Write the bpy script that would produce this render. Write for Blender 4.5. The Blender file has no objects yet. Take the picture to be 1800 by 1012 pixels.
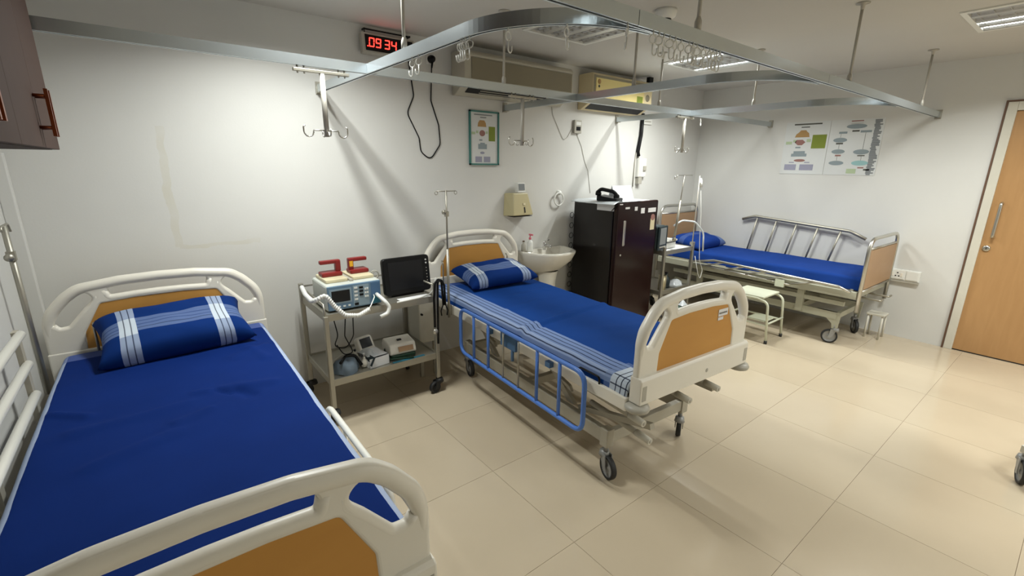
import bpy, bmesh, math, random
from mathutils import Vector, Matrix, noise
random.seed(7)
PI = math.pi
sc = bpy.context.scene
COL = sc.collection

# ------------------------------------------------------------------ camera, world, lights, exposure
cam_d = bpy.data.cameras.new('camera')
cam_d.sensor_width = 36.0
cam_d.lens = 809.168 / 1800 * 36.0
cam_d.clip_start = 0.02
cam = bpy.data.objects.new('camera', cam_d)
COL.objects.link(cam)
yaw, pitch, roll = 0.668744501, -0.261409524, 0.0114208081
fwd = Vector((math.sin(yaw)*math.cos(pitch), math.cos(yaw)*math.cos(pitch), math.sin(pitch)))
rgt = Vector((math.cos(yaw), -math.sin(yaw), 0)); upv = rgt.cross(fwd)
r2 = rgt*math.cos(roll) + upv*math.sin(roll); u2 = upv*math.cos(roll) - rgt*math.sin(roll)
m = Matrix((r2, u2, -fwd)).transposed().to_4x4()
m.translation = Vector((-1.23678, -1.11173, 1.57167))
cam.matrix_world = m
sc.camera = cam

w = bpy.data.worlds.new('world'); sc.world = w; w.use_nodes = True
w.node_tree.nodes['Background'].inputs[0].default_value = (1, 1, 1, 1)
w.node_tree.nodes['Background'].inputs[1].default_value = 0.0
sc.view_settings.view_transform = 'Standard'
sc.view_settings.look = 'None'
sc.view_settings.gamma = 1.0
sc.view_settings.use_curve_mapping = False
sc.view_settings.exposure = 0.0

CEIL = 2.46
XL, XR, YB, YF = -1.78, 4.32, 2.19, -3.4
SPREAD = math.radians(150)
# ceiling louvre lights: centre x, y, watts of each of the four tubes (0 = dead tube)
LIGHTS = [(-0.34, 1.27, (17, 15, 0, 0)), (1.26, 1.27, (0, 0, 0, 0)), (2.85, 1.27, (19, 0, 0, 19)),
          (-0.34, -0.66, (0, 0, 0, 0)), (1.26, -0.66, (0, 0, 0, 0)), (2.98, -0.66, (0, 0, 15, 15)),
          (-0.34, -2.5, (0, 0, 4, 0)), (1.26, -2.5, (0, 11, 11, 0)), (2.9, -2.5, (0, 15, 15, 0))]
for (lx, ly, on) in LIGHTS:
    for k, p in enumerate(on):
        if p:
            ld = bpy.data.lights.new('fluorescent_tube_light', 'AREA')
            ld.shape = 'RECTANGLE'; ld.size = 0.05; ld.size_y = 0.52
            ld.energy = p; ld.color = (0.97, 1.0, 0.97); ld.spread = SPREAD
            lo = bpy.data.objects.new('fluorescent_tube_light', ld)
            lo.location = (lx + (k-1.5)*0.14, ly, CEIL-0.012)
            COL.objects.link(lo)

# ------------------------------------------------------------------ materials
def S(r, g, b):
    def f(c):
        c /= 255.0
        return c/12.92 if c <= 0.04045 else ((c+0.055)/1.055)**2.4
    return (f(r), f(g), f(b), 1.0)
class NT:
    def __init__(s, name):
        s.m = bpy.data.materials.new(name); s.m.use_nodes = True
        s.t = s.m.node_tree; s.n = s.t.nodes; s.b = s.n['Principled BSDF']
    def node(s, typ, **kw):
        n = s.n.new(typ)
        for k, v in kw.items(): setattr(n, k, v)
        return n
    def link(s, a, b): s.t.links.new(a, b)
    def math(s, op, a, b=None, c=None):
        n = s.node('ShaderNodeMath', operation=op)
        for i, v in enumerate((a, b, c)):
            if v is None: continue
            if isinstance(v, (int, float)): n.inputs[i].default_value = v
            else: s.link(v, n.inputs[i])
        return n.outputs[0]
    def mix(s, f, a, b):
        n = s.node('ShaderNodeMix', data_type='RGBA')
        for i, v in ((0, f), (6, a), (7, b)):
            if isinstance(v, (int, float, tuple)): n.inputs[i].default_value = v
            else: s.link(v, n.inputs[i])
        return n.outputs[2]
def mat(name, col, rough=0.5, metal=0.0, var=0.06, scale=6.0, bump=0.0, bscale=200.0, emit=0.0, spec=0.5, trans=0.0, coat=0.0):
    t = NT(name); b = t.b
    b.inputs['Roughness'].default_value = rough; b.inputs['Metallic'].default_value = metal
    b.inputs['Specular IOR Level'].default_value = spec
    b.inputs['Transmission Weight'].default_value = trans
    b.inputs['Coat Weight'].default_value = coat
    tc = t.node('ShaderNodeTexCoord')
    nz = t.node('ShaderNodeTexNoise'); nz.inputs['Scale'].default_value = scale; nz.inputs['Detail'].default_value = 4
    t.link(tc.outputs['Object'], nz.inputs['Vector'])
    dk = tuple(c*(1-var) for c in col[:3]) + (1,)
    lt = tuple(min(1, c*(1+var)) for c in col[:3]) + (1,)
    t.link(t.mix(nz.outputs['Fac'], dk, lt), b.inputs['Base Color'])
    if bump:
        n2 = t.node('ShaderNodeTexNoise'); n2.inputs['Scale'].default_value = bscale
        t.link(tc.outputs['Object'], n2.inputs['Vector'])
        bp = t.node('ShaderNodeBump'); bp.inputs['Strength'].default_value = bump; bp.inputs['Distance'].default_value = 0.002
        t.link(n2.outputs['Fac'], bp.inputs['Height']); t.link(bp.outputs['Normal'], b.inputs['Normal'])
    if emit:
        b.inputs['Emission Color'].default_value = col; b.inputs['Emission Strength'].default_value = emit
    return t.m
def wall_mat():
    t = NT('wall_paint'); tc = t.node('ShaderNodeTexCoord')
    nz = t.node('ShaderNodeTexNoise'); nz.inputs['Scale'].default_value = 1.3; nz.inputs['Detail'].default_value = 5
    t.link(tc.outputs['Object'], nz.inputs['Vector'])
    c = t.mix(nz.outputs['Fac'], S(205, 204, 199), S(219, 218, 213))
    # old patch outline on the back wall: yellowed filler lines
    sx = t.node('ShaderNodeSeparateXYZ'); t.link(tc.outputs['Object'], sx.inputs[0])
    n2 = t.node('ShaderNodeTexNoise'); n2.inputs['Scale'].default_value = 9; t.link(tc.outputs['Object'], n2.inputs['Vector'])
    wob = t.math('MULTIPLY_ADD', n2.outputs['Fac'], 0.05, -0.025)
    X = t.math('ADD', sx.outputs[0], wob); Z = t.math('ADD', sx.outputs[2], wob)
    Yb = t.math('GREATER_THAN', sx.outputs[1], YB-0.05)
    def seg(v, at, wd, o, lo, hi):
        a = t.math('COMPARE', v, at, wd)
        return t.math('MULTIPLY', a, t.math('COMPARE', o, (lo+hi)/2, (hi-lo)/2))
    s1 = seg(X, -1.12, 0.02, Z, 1.08, 1.75); s2 = seg(Z, 1.08, 0.012, X, -1.12, -0.70)
    s = t.math('MULTIPLY', t.math('MULTIPLY', t.math('MAXIMUM', s1, s2), Yb), t.math('MULTIPLY', n2.outputs['Fac'], 0.5))
    c = t.mix(s, c, S(196, 188, 160))
    t.link(c, t.b.inputs['Base Color']); t.b.inputs['Roughness'].default_value = 0.55
    t.b.inputs['Specular IOR Level'].default_value = 0.3
    n3 = t.node('ShaderNodeTexNoise'); n3.inputs['Scale'].default_value = 90
    t.link(tc.outputs['Object'], n3.inputs['Vector'])
    bp = t.node('ShaderNodeBump'); bp.inputs['Strength'].default_value = 0.08; bp.inputs['Distance'].default_value = 0.003
    t.link(n3.outputs['Fac'], bp.inputs['Height']); t.link(bp.outputs['Normal'], t.b.inputs['Normal'])
    return t.m
def wood_mat(name, a, b_, rough=0.4, scale=(2, 2, 14), coat=0.0):
    t = NT(name); tc = t.node('ShaderNodeTexCoord'); mp = t.node('ShaderNodeMapping')
    mp.inputs['Scale'].default_value = scale
    t.link(tc.outputs['Object'], mp.inputs[0])
    nz = t.node('ShaderNodeTexNoise'); nz.inputs['Scale'].default_value = 4; nz.inputs['Detail'].default_value = 6; nz.inputs['Distortion'].default_value = 0.6
    t.link(mp.outputs[0], nz.inputs['Vector'])
    t.link(t.mix(nz.outputs['Fac'], a, b_), t.b.inputs['Base Color'])
    t.b.inputs['Roughness'].default_value = rough; t.b.inputs['Specular IOR Level'].default_value = 0.3
    return t.m
def tile_mat():
    t = NT('vitrified_tile'); tc = t.node('ShaderNodeTexCoord'); oi = t.node('ShaderNodeObjectInfo')
    nz = t.node('ShaderNodeTexNoise'); nz.inputs['Scale'].default_value = 3; nz.inputs['Detail'].default_value = 6
    t.link(tc.outputs['Object'], nz.inputs['Vector'])
    f = t.math('MULTIPLY_ADD', oi.outputs['Random'], 0.35, t.math('MULTIPLY', nz.outputs['Fac'], 0.6))
    t.link(t.mix(f, S(186, 171, 147), S(200, 186, 162)), t.b.inputs['Base Color'])
    t.b.inputs['Roughness'].default_value = 0.16; t.b.inputs['Specular IOR Level'].default_value = 0.5
    return t.m
def cloth_mat(name, base, bands, rough=0.85):
    """bands: list of (axis 'u'/'v'/'-u' , lo, hi, colour, opacity), drawn in order from the UV map in metres"""
    t = NT(name); uv = t.node('ShaderNodeUVMap', uv_map='UVMap'); sp = t.node('ShaderNodeSeparateXYZ')
    t.link(uv.outputs[0], sp.inputs[0])
    tc = t.node('ShaderNodeTexCoord'); nz = t.node('ShaderNodeTexNoise'); nz.inputs['Scale'].default_value = 5
    nz.inputs['Detail'].default_value = 6; t.link(tc.outputs['Object'], nz.inputs['Vector'])
    c = t.mix(nz.outputs['Fac'], tuple(x*0.86 for x in base[:3])+(1,), tuple(x*1.12 for x in base[:3])+(1,))
    wob = t.math('MULTIPLY_ADD', nz.outputs['Fac'], 0.012, -0.006)
    for (ax, lo, hi, colr, op) in bands:
        v = sp.outputs[0] if 'u' in ax else sp.outputs[1]
        if 'a' in ax: v = t.math('ABSOLUTE', v)
        v = t.math('ADD', v, wob) if 'n' not in ax else v
        mk = t.math('COMPARE', v, (lo+hi)/2, (hi-lo)/2)
        if isinstance(op, tuple):            # limited on the other axis
            o = sp.outputs[1] if 'u' in ax else sp.outputs[0]
            mk = t.math('MULTIPLY', mk, t.math('COMPARE', o, (op[1]+op[2])/2, (op[2]-op[1])/2)); op = op[0]
        c = t.mix(t.math('MULTIPLY', mk, op), c, colr)
    t.link(c, t.b.inputs['Base Color']); t.b.inputs['Roughness'].default_value = rough
    t.b.inputs['Specular IOR Level'].default_value = 0.08
    wv = t.node('ShaderNodeTexNoise'); wv.inputs['Scale'].default_value = 700; t.link(tc.outputs['Object'], wv.inputs['Vector'])
    bp = t.node('ShaderNodeBump'); bp.inputs['Strength'].default_value = 0.15; bp.inputs['Distance'].default_value = 0.001
    t.link(wv.outputs['Fac'], bp.inputs['Height']); t.link(bp.outputs['Normal'], t.b.inputs['Normal'])
    return t.m

M = dict(
    wall=wall_mat(), ceiling=mat('ceiling_paint', S(198, 195, 188), 0.9, var=0.03, scale=2),
    tile=tile_mat(), grout=mat('grout', S(172, 157, 132), 0.8),
    abs=mat('ivory_plastic', S(232, 227, 214), 0.36, var=0.02),
    abs_grey=mat('grey_plastic', S(176, 172, 160), 0.4, var=0.03),
    paint=mat('cream_enamel', S(206, 202, 188), 0.4, var=0.04),
    paint2_shaded=mat('shaded_green_enamel', S(178, 177, 158), 0.42, var=0.06),  # pale green enamel darkened: weaker light under the steel bed put into the colour
    paint2=mat('pale_green_enamel', S(205, 208, 186), 0.4, var=0.04),
    frame=mat('grey_enamel', S(172, 166, 150), 0.42, var=0.05),
    tan=wood_mat('tan_laminate', S(192, 138, 68), S(203, 150, 76), 0.5, (1, 1, 3)),
    tan2=wood_mat('beige_laminate', S(158, 126, 94), S(170, 138, 104), 0.45, (1, 1, 3)),
    door=wood_mat('door_veneer', S(166, 126, 82), S(184, 144, 98), 0.4, (6, 6, 0.7)),
    cab=wood_mat('cabinet_laminate', S(58, 40, 33), S(68, 48, 39), 0.75, (3, 3, 3)),
    copper=mat('copper_handle', S(140, 74, 44), 0.35, 0.8),
    steel=mat('stainless_steel', S(200, 198, 190), 0.3, 1.0, var=0.05),
    dullsteel=mat('brushed_steel', S(172, 168, 156), 0.45, 0.85, var=0.06),
    alu=mat('anodised_aluminium', S(204, 212, 216), 0.24, 0.85, var=0.04),
    rod=mat('grey_rod_enamel', S(176, 172, 162), 0.45, 0.2),
    rubber=mat('black_rubber', S(34, 34, 34), 0.6),
    hub=mat('grey_hub', S(150, 150, 148), 0.4, 0.2),
    blue_rail=mat('blue_enamel', S(78, 122, 200), 0.35, var=0.05),
    white=mat('white_plastic', S(228, 228, 222), 0.4, var=0.02),
    white_tube=mat('white_enamel', S(232, 230, 220), 0.3, var=0.02),
    paper=mat('paper', S(226, 226, 226), 0.8, var=0.03),
    black=mat('black_plastic', S(11, 11, 12), 0.42, spec=0.25),
    screen=mat('dark_screen', S(20, 21, 24), 0.3, var=0.02, spec=0.3),
    red=mat('red_paddle_plastic', S(126, 26, 24), 0.4),
    yellow=mat('yellow_sticker', S(228, 172, 40), 0.5),
    defib=mat('pale_grey_case', S(196, 200, 192), 0.45, var=0.03),
    slate=mat('slate_blue_panel', S(100, 128, 152), 0.45),
    slate2=mat('deep_blue_panel', S(70, 104, 140), 0.45),
    teal=mat('teal_panel', S(40, 110, 130), 0.45),
    lightblue=mat('pale_blue_panel', S(140, 160, 172), 0.5),
    creampl=mat('cream_plastic', S(214, 203, 168), 0.45, var=0.03),
    dispenser=mat('beige_dispenser_plastic', S(188, 177, 136), 0.35, var=0.03),
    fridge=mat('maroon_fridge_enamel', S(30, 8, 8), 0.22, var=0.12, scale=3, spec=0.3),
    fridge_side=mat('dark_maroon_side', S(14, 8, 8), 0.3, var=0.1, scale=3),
    ac=mat('ac_grey_beige', S(184, 179, 162), 0.45, var=0.02),
    acp=mat('ac_panel', S(134, 126, 104), 0.5, var=0.02),
    ac2=mat('ac_cream', S(216, 200, 160), 0.5, var=0.02),
    acs=mat('ac_sticker_sheet', S(226, 208, 140), 0.4, var=0.03),
    dark=mat('dark_vent', S(26, 25, 24), 0.6),
    ceramic=mat('glazed_ceramic', S(228, 224, 212), 0.12, var=0.01),
    chrome=mat('chrome', S(215, 215, 215), 0.12, 1.0, var=0.02),
    refl=mat('louvre_aluminium', S(200, 200, 198), 0.3, 0.7),
    tubeon=mat('lit_fluorescent_tube', (0.95, 1.0, 1.0, 1), 0.4, emit=6.0),
    tubeoff=mat('unlit_tube', S(190, 190, 190), 0.4),
    led=mat('red_led', (1.0, 0.03, 0.02, 1), 0.4, emit=5.0),
    teal_frame=mat('teal_frame', S(58, 120, 112), 0.45),
    cuff=mat('blue_grey_fabric', S(110, 124, 136), 0.85, bump=0.3),
    green=mat('dark_green_plastic', S(26, 60, 40), 0.5),
    tin=mat('tin', S(180, 170, 140), 0.35, 0.7),
    tealdark=mat('dark_teal_plastic', S(28, 44, 48), 0.4),
    plastic_bag=mat('clear_plastic', S(210, 216, 220), 0.25, var=0.1, scale=30),
    pink=mat('pink_pump', S(214, 110, 124), 0.4),
    brownwood=mat('brown_strip', S(98, 72, 54), 0.6, var=0.2, scale=20),
    mattress=mat('mattress_cover', S(196, 204, 220), 0.8),
    lilac=mat('lilac_print', S(150, 150, 168), 0.7), greyprint=mat('grey_print', S(128, 132, 134), 0.7),
    orange=mat('orange_print', S(172, 136, 84), 0.7), redprint=mat('red_print', S(150, 108, 100), 0.7),
    olive=mat('olive_print', S(122, 136, 44), 0.7), greenprint=mat('pale_green_print', S(176, 192, 156), 0.7),
    blueprint=mat('steel_blue_print', S(138, 150, 154), 0.7), inkprint=mat('ink_print', S(84, 84, 76), 0.7),
    tealprint=mat('teal_print', S(150, 190, 190), 0.7), poster=mat('poster_paper', S(212, 214, 212), 0.35, var=0.02),
)
NAVY = S(14, 46, 108); BAND = S(118, 138, 178); WHITEB = S(200, 210, 220); DK = S(16, 26, 56)

# ------------------------------------------------------------------ mesh helpers
class B:
    def __init__(s): s.v = []; s.f = []; s.sm = []
    def add(s, vs, fs, smooth=False):
        o = len(s.v); s.v += [tuple(x) for x in vs]
        for f in fs: s.f.append(tuple(i+o for i in f)); s.sm.append(smooth)
        return s
    def box(s, c, d, rot=None):
        x, y, z = d[0]/2, d[1]/2, d[2]/2
        vs = [Vector((a*x, b*y, e*z)) for a in (-1, 1) for b in (-1, 1) for e in (-1, 1)]
        if rot is not None: vs = [rot @ q for q in vs]
        vs = [q + Vector(c) for q in vs]
        return s.add(vs, [(0, 1, 3, 2), (4, 6, 7, 5), (0, 4, 5, 1), (2, 3, 7, 6), (0, 2, 6, 4), (1, 5, 7, 3)])
    def bb(s, x0, x1, y0, y1, z0, z1):
        return s.box(((x0+x1)/2, (y0+y1)/2, (z0+z1)/2), (abs(x1-x0), abs(y1-y0), abs(z1-z0)))
    def tube(s, pts, r, n=10, closed=False, rs=None, cap=True):
        P = [Vector(p) for p in pts]; N = len(P)
        T = []
        for i in range(N):
            a = P[i-1] if (i > 0 or closed) else P[0]; b = P[(i+1) % N] if (i < N-1 or closed) else P[N-1]
            T.append((b-a).normalized() if (b-a).length > 1e-9 else Vector((0, 0, 1)))
        ref = Vector((0, 0, 1)) if abs(T[0].z) < 0.9 else Vector((1, 0, 0))
        u = (ref - T[0]*ref.dot(T[0])).normalized(); rings = []
        for i in range(N):
            u = u - T[i]*u.dot(T[i])
            u = u.normalized() if u.length > 1e-6 else T[i].orthogonal().normalized()
            w_ = T[i].cross(u); ri = rs[i] if rs else r
            rings.append([P[i] + (u*math.cos(2*PI*k/n) + w_*math.sin(2*PI*k/n))*ri for k in range(n)])
        vs = [q for rg in rings for q in rg]; fs = []
        for i in range(N if closed else N-1):
            j = (i+1) % N
            for k in range(n):
                fs.append((i*n+k, i*n+(k+1) % n, j*n+(k+1) % n, j*n+k))
        s.add(vs, fs, True)
        if cap and not closed:
            o = len(s.v) - len(vs)
            s.f.append(tuple(o+k for k in reversed(range(n)))); s.sm.append(False)
            s.f.append(tuple(o+(N-1)*n+k for k in range(n))); s.sm.append(False)
        return s
    def cyl(s, a, b, r, n=14, r2=None):
        return s.tube([a, b], r, n, rs=[r, r if r2 is None else r2])
    def lathe(s, c, prof, n=24, axis='z', smooth=True):
        vs = []; fs = []
        for (r, h) in prof:
            for k in range(n):
                a = 2*PI*k/n; x, y = r*math.cos(a), r*math.sin(a)
                q = {'z': (x, y, h), 'x': (h, x, y), 'y': (x, h, y)}[axis]
                vs.append((q[0]+c[0], q[1]+c[1], q[2]+c[2]))
        for i in range(len(prof)-1):
            for k in range(n): fs.append((i*n+k, i*n+(k+1) % n, (i+1)*n+(k+1) % n, (i+1)*n+k))
        return s.add(vs, fs, smooth)
    def prism(s, poly, axis, lo, hi):
        """poly in the plane across axis; extruded lo..hi"""
        n = len(poly)
        def q(p, h): return {'x': (h, p[0], p[1]), 'y': (p[0], h, p[1]), 'z': (p[0], p[1], h)}[axis]
        vs = [q(p, lo) for p in poly] + [q(p, hi) for p in poly]
        fs = [tuple(range(n)), tuple(reversed(range(n, 2*n)))] + [(i, i+n, (i+1) % n+n, (i+1) % n) for i in range(n)]
        return s.add(vs, fs)
    def mesh(s, name, mt):
        me = bpy.data.meshes.new(name); me.from_pydata(s.v, [], s.f)
        me.polygons.foreach_set('use_smooth', s.sm); me.materials.append(mt)
        bm = bmesh.new(); bm.from_mesh(me); bmesh.ops.recalc_face_normals(bm, faces=bm.faces); bm.to_mesh(me); bm.free()
        return me
def lobj(name, data, parent=None, loc=None, rot=None):
    o = bpy.data.objects.new(name, data); COL.objects.link(o)
    if parent is not None: o.parent = parent
    if loc is not None: o.location = loc
    if rot is not None: o.rotation_euler = rot
    return o
def part(name, b, mt, parent=None, bevel=0.0, label=None, loc=None, rot=None):
    me = b.mesh(name, mt) if isinstance(b, B) else b
    o = lobj(name, me, parent, loc, rot)
    if bevel:
        md = o.modifiers.new('bevel', 'BEVEL'); md.width = bevel; md.segments = 2; md.limit_method = 'ANGLE'; md.angle_limit = 0.7
    if label: o['label'] = label
    return o
def tag(o, label, cat, group=None, kind=None):
    if label: o['label'] = label
    if cat: o['category'] = cat
    if group: o['group'] = group
    if kind: o['kind'] = kind
    return o
def thing(name, label, cat, loc=(0, 0, 0), rz=0.0, group=None):
    return tag(lobj(name, None, None, loc, (0, 0, rz)), label, cat, group)
def struct(name, b, mt, parent=None, bevel=0.0):
    o = part(name, b, mt, parent, bevel)
    if parent is None: o['kind'] = 'structure'
    return o
def fillet(pts, r, seg=6, closed=True):
    """round the corners of a polyline (2D or 3D); r number or list"""
    P = [Vector(p) for p in pts]; N = len(P); out = []
    for i in range(N):
        ri = r[i] if isinstance(r, (list, tuple)) else r
        if (not closed and i in (0, N-1)) or ri <= 0: out.append(P[i]); continue
        a, p, b = P[i-1], P[i], P[(i+1) % N]
        d1, d2 = (a-p), (b-p); l1, l2 = d1.length, d2.length; d1.normalize(); d2.normalize()
        cs = max(-1, min(1, d1.dot(d2))); ang = math.acos(cs)
        if ang > PI-0.02: out.append(p); continue
        t = min(ri/math.tan(ang/2), l1*0.49, l2*0.49)
        s0, s1 = p+d1*t, p+d2*t
        for k in range(seg+1):
            q = k/seg; out.append(s0*(1-q)**2 + p*2*q*(1-q) + s1*q*q)
    return out
def panel2d(name, outer, holes, thick, bev, mt):
    """flat moulded panel in the local XZ plane with rounded rims"""
    cu = bpy.data.curves.new(name, 'CURVE'); cu.dimensions = '2D'; cu.fill_mode = 'BOTH'
    def area(l): return sum(l[i][0]*l[(i+1) % len(l)][1]-l[(i+1) % len(l)][0]*l[i][1] for i in range(len(l)))
    for k, loop in enumerate([outer]+holes):
        loop = [tuple(p) for p in loop]
        if (area(loop) > 0) != (k == 0): loop = loop[::-1]
        sp = cu.splines.new('POLY'); sp.points.add(len(loop)-1); sp.use_cyclic_u = True
        for q, p in zip(sp.points, loop): q.co = (p[0], p[1], 0, 1)
    cu.extrude = max(0.0, thick/2-bev); cu.bevel_depth = bev; cu.bevel_resolution = 3; cu.offset = -bev
    o = bpy.data.objects.new(name, cu); COL.objects.link(o)
    dg = bpy.context.evaluated_depsgraph_get(); dg.update()
    me = bpy.data.meshes.new_from_object(o.evaluated_get(dg)); me.name = name
    bpy.data.objects.remove(o); bpy.data.curves.remove(cu)
    me.transform(Matrix.Rotation(PI/2, 4, 'X'))
    me.materials.clear(); me.materials.append(mt)
    for p in me.polygons: p.use_smooth = abs(p.normal.y) < 0.95
    return me
def grid_mesh(name, fn, nu, nv, mt, uvfn=None, closed_u=False):
    vs = []; fs = []
    for i in range(nu+1):
        for j in range(nv+1): vs.append(fn(i/nu, j/nv))
    for i in range(nu):
        for j in range(nv): fs.append((i*(nv+1)+j, (i+1)*(nv+1)+j, (i+1)*(nv+1)+j+1, i*(nv+1)+j+1))
    me = bpy.data.meshes.new(name); me.from_pydata(vs, [], fs)
    if uvfn:
        ul = me.uv_layers.new(name='UVMap')
        for p in me.polygons:
            for li, vi in zip(p.loop_indices, p.vertices):
                ul.data[li].uv = uvfn((vi // (nv+1))/nu, (vi % (nv+1))/nv)
    me.polygons.foreach_set('use_smooth', [True]*len(fs)); me.materials.append(mt)
    return me
def join_shapes(shapes, mt, name):
    b = B()
    for f in shapes: f(b)
    return b.mesh(name, mt)

# ------------------------------------------------------------------ room
fl = struct('floor', B().bb(XL-0.1, XR+0.1, YF-0.1, YB+0.1, -0.15, -0.003), M['grout'])
full = B().box((0, 0, -0.0045), (0.5982, 0.5982, 0.009)).mesh('tile', M['tile'])
def clipr(a, lo, hi): return max(a-0.2991, lo), min(a+0.2991, hi)
for i in range(-4, 8):
    for j in range(-7, 5):
        cx, cy = 0.6*i+0.3, 0.6*j+0.3
        x0, x1 = clipr(cx, XL, XR); y0, y1 = clipr(cy, YF, YB)
        if x1-x0 < 0.02 or y1-y0 < 0.02: continue
        if x1-x0 > 0.597 and y1-y0 > 0.597: part('tile', full, M['tile'], fl, loc=(cx, cy, 0))
        else:
            part('tile', B().bb(x0-cx, x1-cx, y0-cy, y1-cy, -0.009, 0), M['tile'], fl, loc=(cx, cy, 0))
cb = B(); rows = sorted({l[1] for l in LIGHTS}); y_ = YF-0.1; HO = 0.295      # ceiling slab with a hole for each recessed light
for ry in rows:
    cb.bb(XL-0.1, XR+0.1, y_, ry-HO, CEIL, CEIL+0.1); x_ = XL-0.1
    for lx in sorted(l[0] for l in LIGHTS if l[1] == ry): cb.bb(x_, lx-HO, ry-HO, ry+HO, CEIL, CEIL+0.1); x_ = lx+HO
    cb.bb(x_, XR+0.1, ry-HO, ry+HO, CEIL, CEIL+0.1); y_ = ry+HO
cb.bb(XL-0.1, XR+0.1, y_, YB+0.1, CEIL, CEIL+0.1)
struct('ceiling', cb, M['ceiling'])
struct('wall_back', B().bb(XL-0.1, XR+0.1, YB, YB+0.1, -0.15, CEIL), M['wall'])
struct('wall_left', B().bb(XL-0.1, XL, YF, YB, -0.15, CEIL), M['wall'])
struct('wall_front', B().bb(XL-0.1, XR+0.1, YF-0.1, YF, -0.15, CEIL), M['wall'])
DY0, DY1, DZ = -1.50, -0.525, 2.03                      # door leaf
wr = B().bb(XR, XR+0.1, -0.465, YB, -0.15, CEIL)
wr.bb(XR, XR+0.1, YF, DY0-0.06, -0.15, CEIL); wr.bb(XR, XR+0.1, DY0-0.06, -0.465, 2.10, CEIL)
struct('wall_right', wr, M['wall'])
dr = tag(lobj('door_1', None, None, (XR, DY1, 0)), None, None, kind='structure')
def D(b): return b
part('door_leaf', B().bb(0.012, 0.05, DY0-DY1, 0, 0.008, DZ), M['door'], dr)
f = B(); f.bb(-0.012, 0.09, 0, 0.06, 0, 2.10); f.bb(-0.012, 0.09, DY0-DY1-0.06, DY0-DY1, 0, 2.10); f.bb(-0.012, 0.09, DY0-DY1, 0, DZ+0.003, 2.10)
part('door_frame', f, M['paint'], dr, 0.003)
f = B(); f.bb(-0.016, -0.0005, 0.061, 0.073, 0, 2.112); f.bb(-0.016, -0.0005, DY0-DY1-0.073, 0.0605, 2.101, 2.112)
part('frame_strip', f, M['brownwood'], dr)
part('threshold_gap', B().bb(0.012, 0.09, DY0-DY1, 0, 0.0005, 0.0075), M['dark'], dr)
h = part('door_handle', B().tube(fillet([(0.012, -0.06, 1.31), (-0.035, -0.06, 1.31), (-0.035, -0.06, 1.03), (0.012, -0.06, 1.03)], 0.02, closed=False), 0.011), M['steel'], dr)
k = B().lathe((0.012, -0.04, 0.93), [(0.026, 0), (0.026, -0.006), (0.022, -0.012), (0.016, -0.014), (0.0, -0.014)], axis='x')
lk = part('door_lock', k, M['steel'], dr)
part('keyhole', B().bb(-0.0035, -0.002, -0.043, -0.037, 0.921, 0.939), M['dark'], lk)
# boxed pipe strip in the back left corner
struct('trim_1', B().bb(XL, XL+0.05, YB-0.05, YB, 0, 1.60), M['wall'], bevel=0.004)

# ------------------------------------------------------------------ ceiling lights
LN = ['lit louvred ceiling light above the foot of the sink-side wall, out of the way of the tracks',
      'unlit square louvred ceiling light in front of the wide grey air conditioner',
      'lit square louvred ceiling light near the right wall, above the steel bed',
      'square louvred ceiling light over the camera side, left of its row',
      'square louvred ceiling light over the camera side, in the middle of its row',
      'partly lit square louvred ceiling light at the top right corner by the door',
      'square louvred ceiling light in the row behind the camera, left', 'square louvred ceiling light in the row behind the camera, middle', 'square louvred ceiling light in the row behind the camera, right']
LN[0] = 'lit square louvred ceiling light over the red clock and first bed'
blade = B().box((0, 0, 0), (0.086, 0.002, 0.022)).mesh('blade', M['refl'])
for (lx, ly, on), lab in zip(LIGHTS, LN):
    t = thing('ceiling_light', lab, 'light', (lx, ly, CEIL+0.029))
    b = B(); o, i_ = 0.308, 0.28
    for sgn in (-1, 1):
        b.bb(sgn*o, sgn*i_, -o, o, -0.037, -0.0295); b.bb(-i_, i_, sgn*o, sgn*i_, -0.037, -0.0295)
        b.bb(sgn*0.29, sgn*i_, -0.29, 0.29, -0.0295, 0); b.bb(-i_, i_, sgn*0.29, sgn*i_, -0.0295, 0)
    b.bb(-i_, i_, -i_, i_, -0.005, -0.0005)
    part('frame', b, M['white'], t)
    for k in range(4):
        cx = (k-1.5)*0.14
        b = B()
        for sgn in (-1, 1):
            b.add([(cx+sgn*0.07, -0.279, -0.036), (cx+sgn*0.045, -0.279, -0.036), (cx+sgn*0.03, -0.279, -0.006), (cx+sgn*0.07, -0.279, -0.006),
                   (cx+sgn*0.07, 0.279, -0.036), (cx+sgn*0.045, 0.279, -0.036), (cx+sgn*0.03, 0.279, -0.006), (cx+sgn*0.07, 0.279, -0.006)],
                  [(0, 1, 2, 3), (7, 6, 5, 4), (0, 4, 5, 1), (1, 5, 6, 2), (2, 6, 7, 3), (3, 7, 4, 0)])
        part('reflector', b, M['refl'], t)
        part('tube', B().cyl((cx, -0.27, -0.02), (cx, 0.27, -0.02), 0.012, 10), M['tubeon'] if on[k] else M['tubeoff'], t)
        for q in range(8):
            part('blade', blade, M['refl'], t, loc=(cx, -0.245+0.07*q, -0.025))

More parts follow.
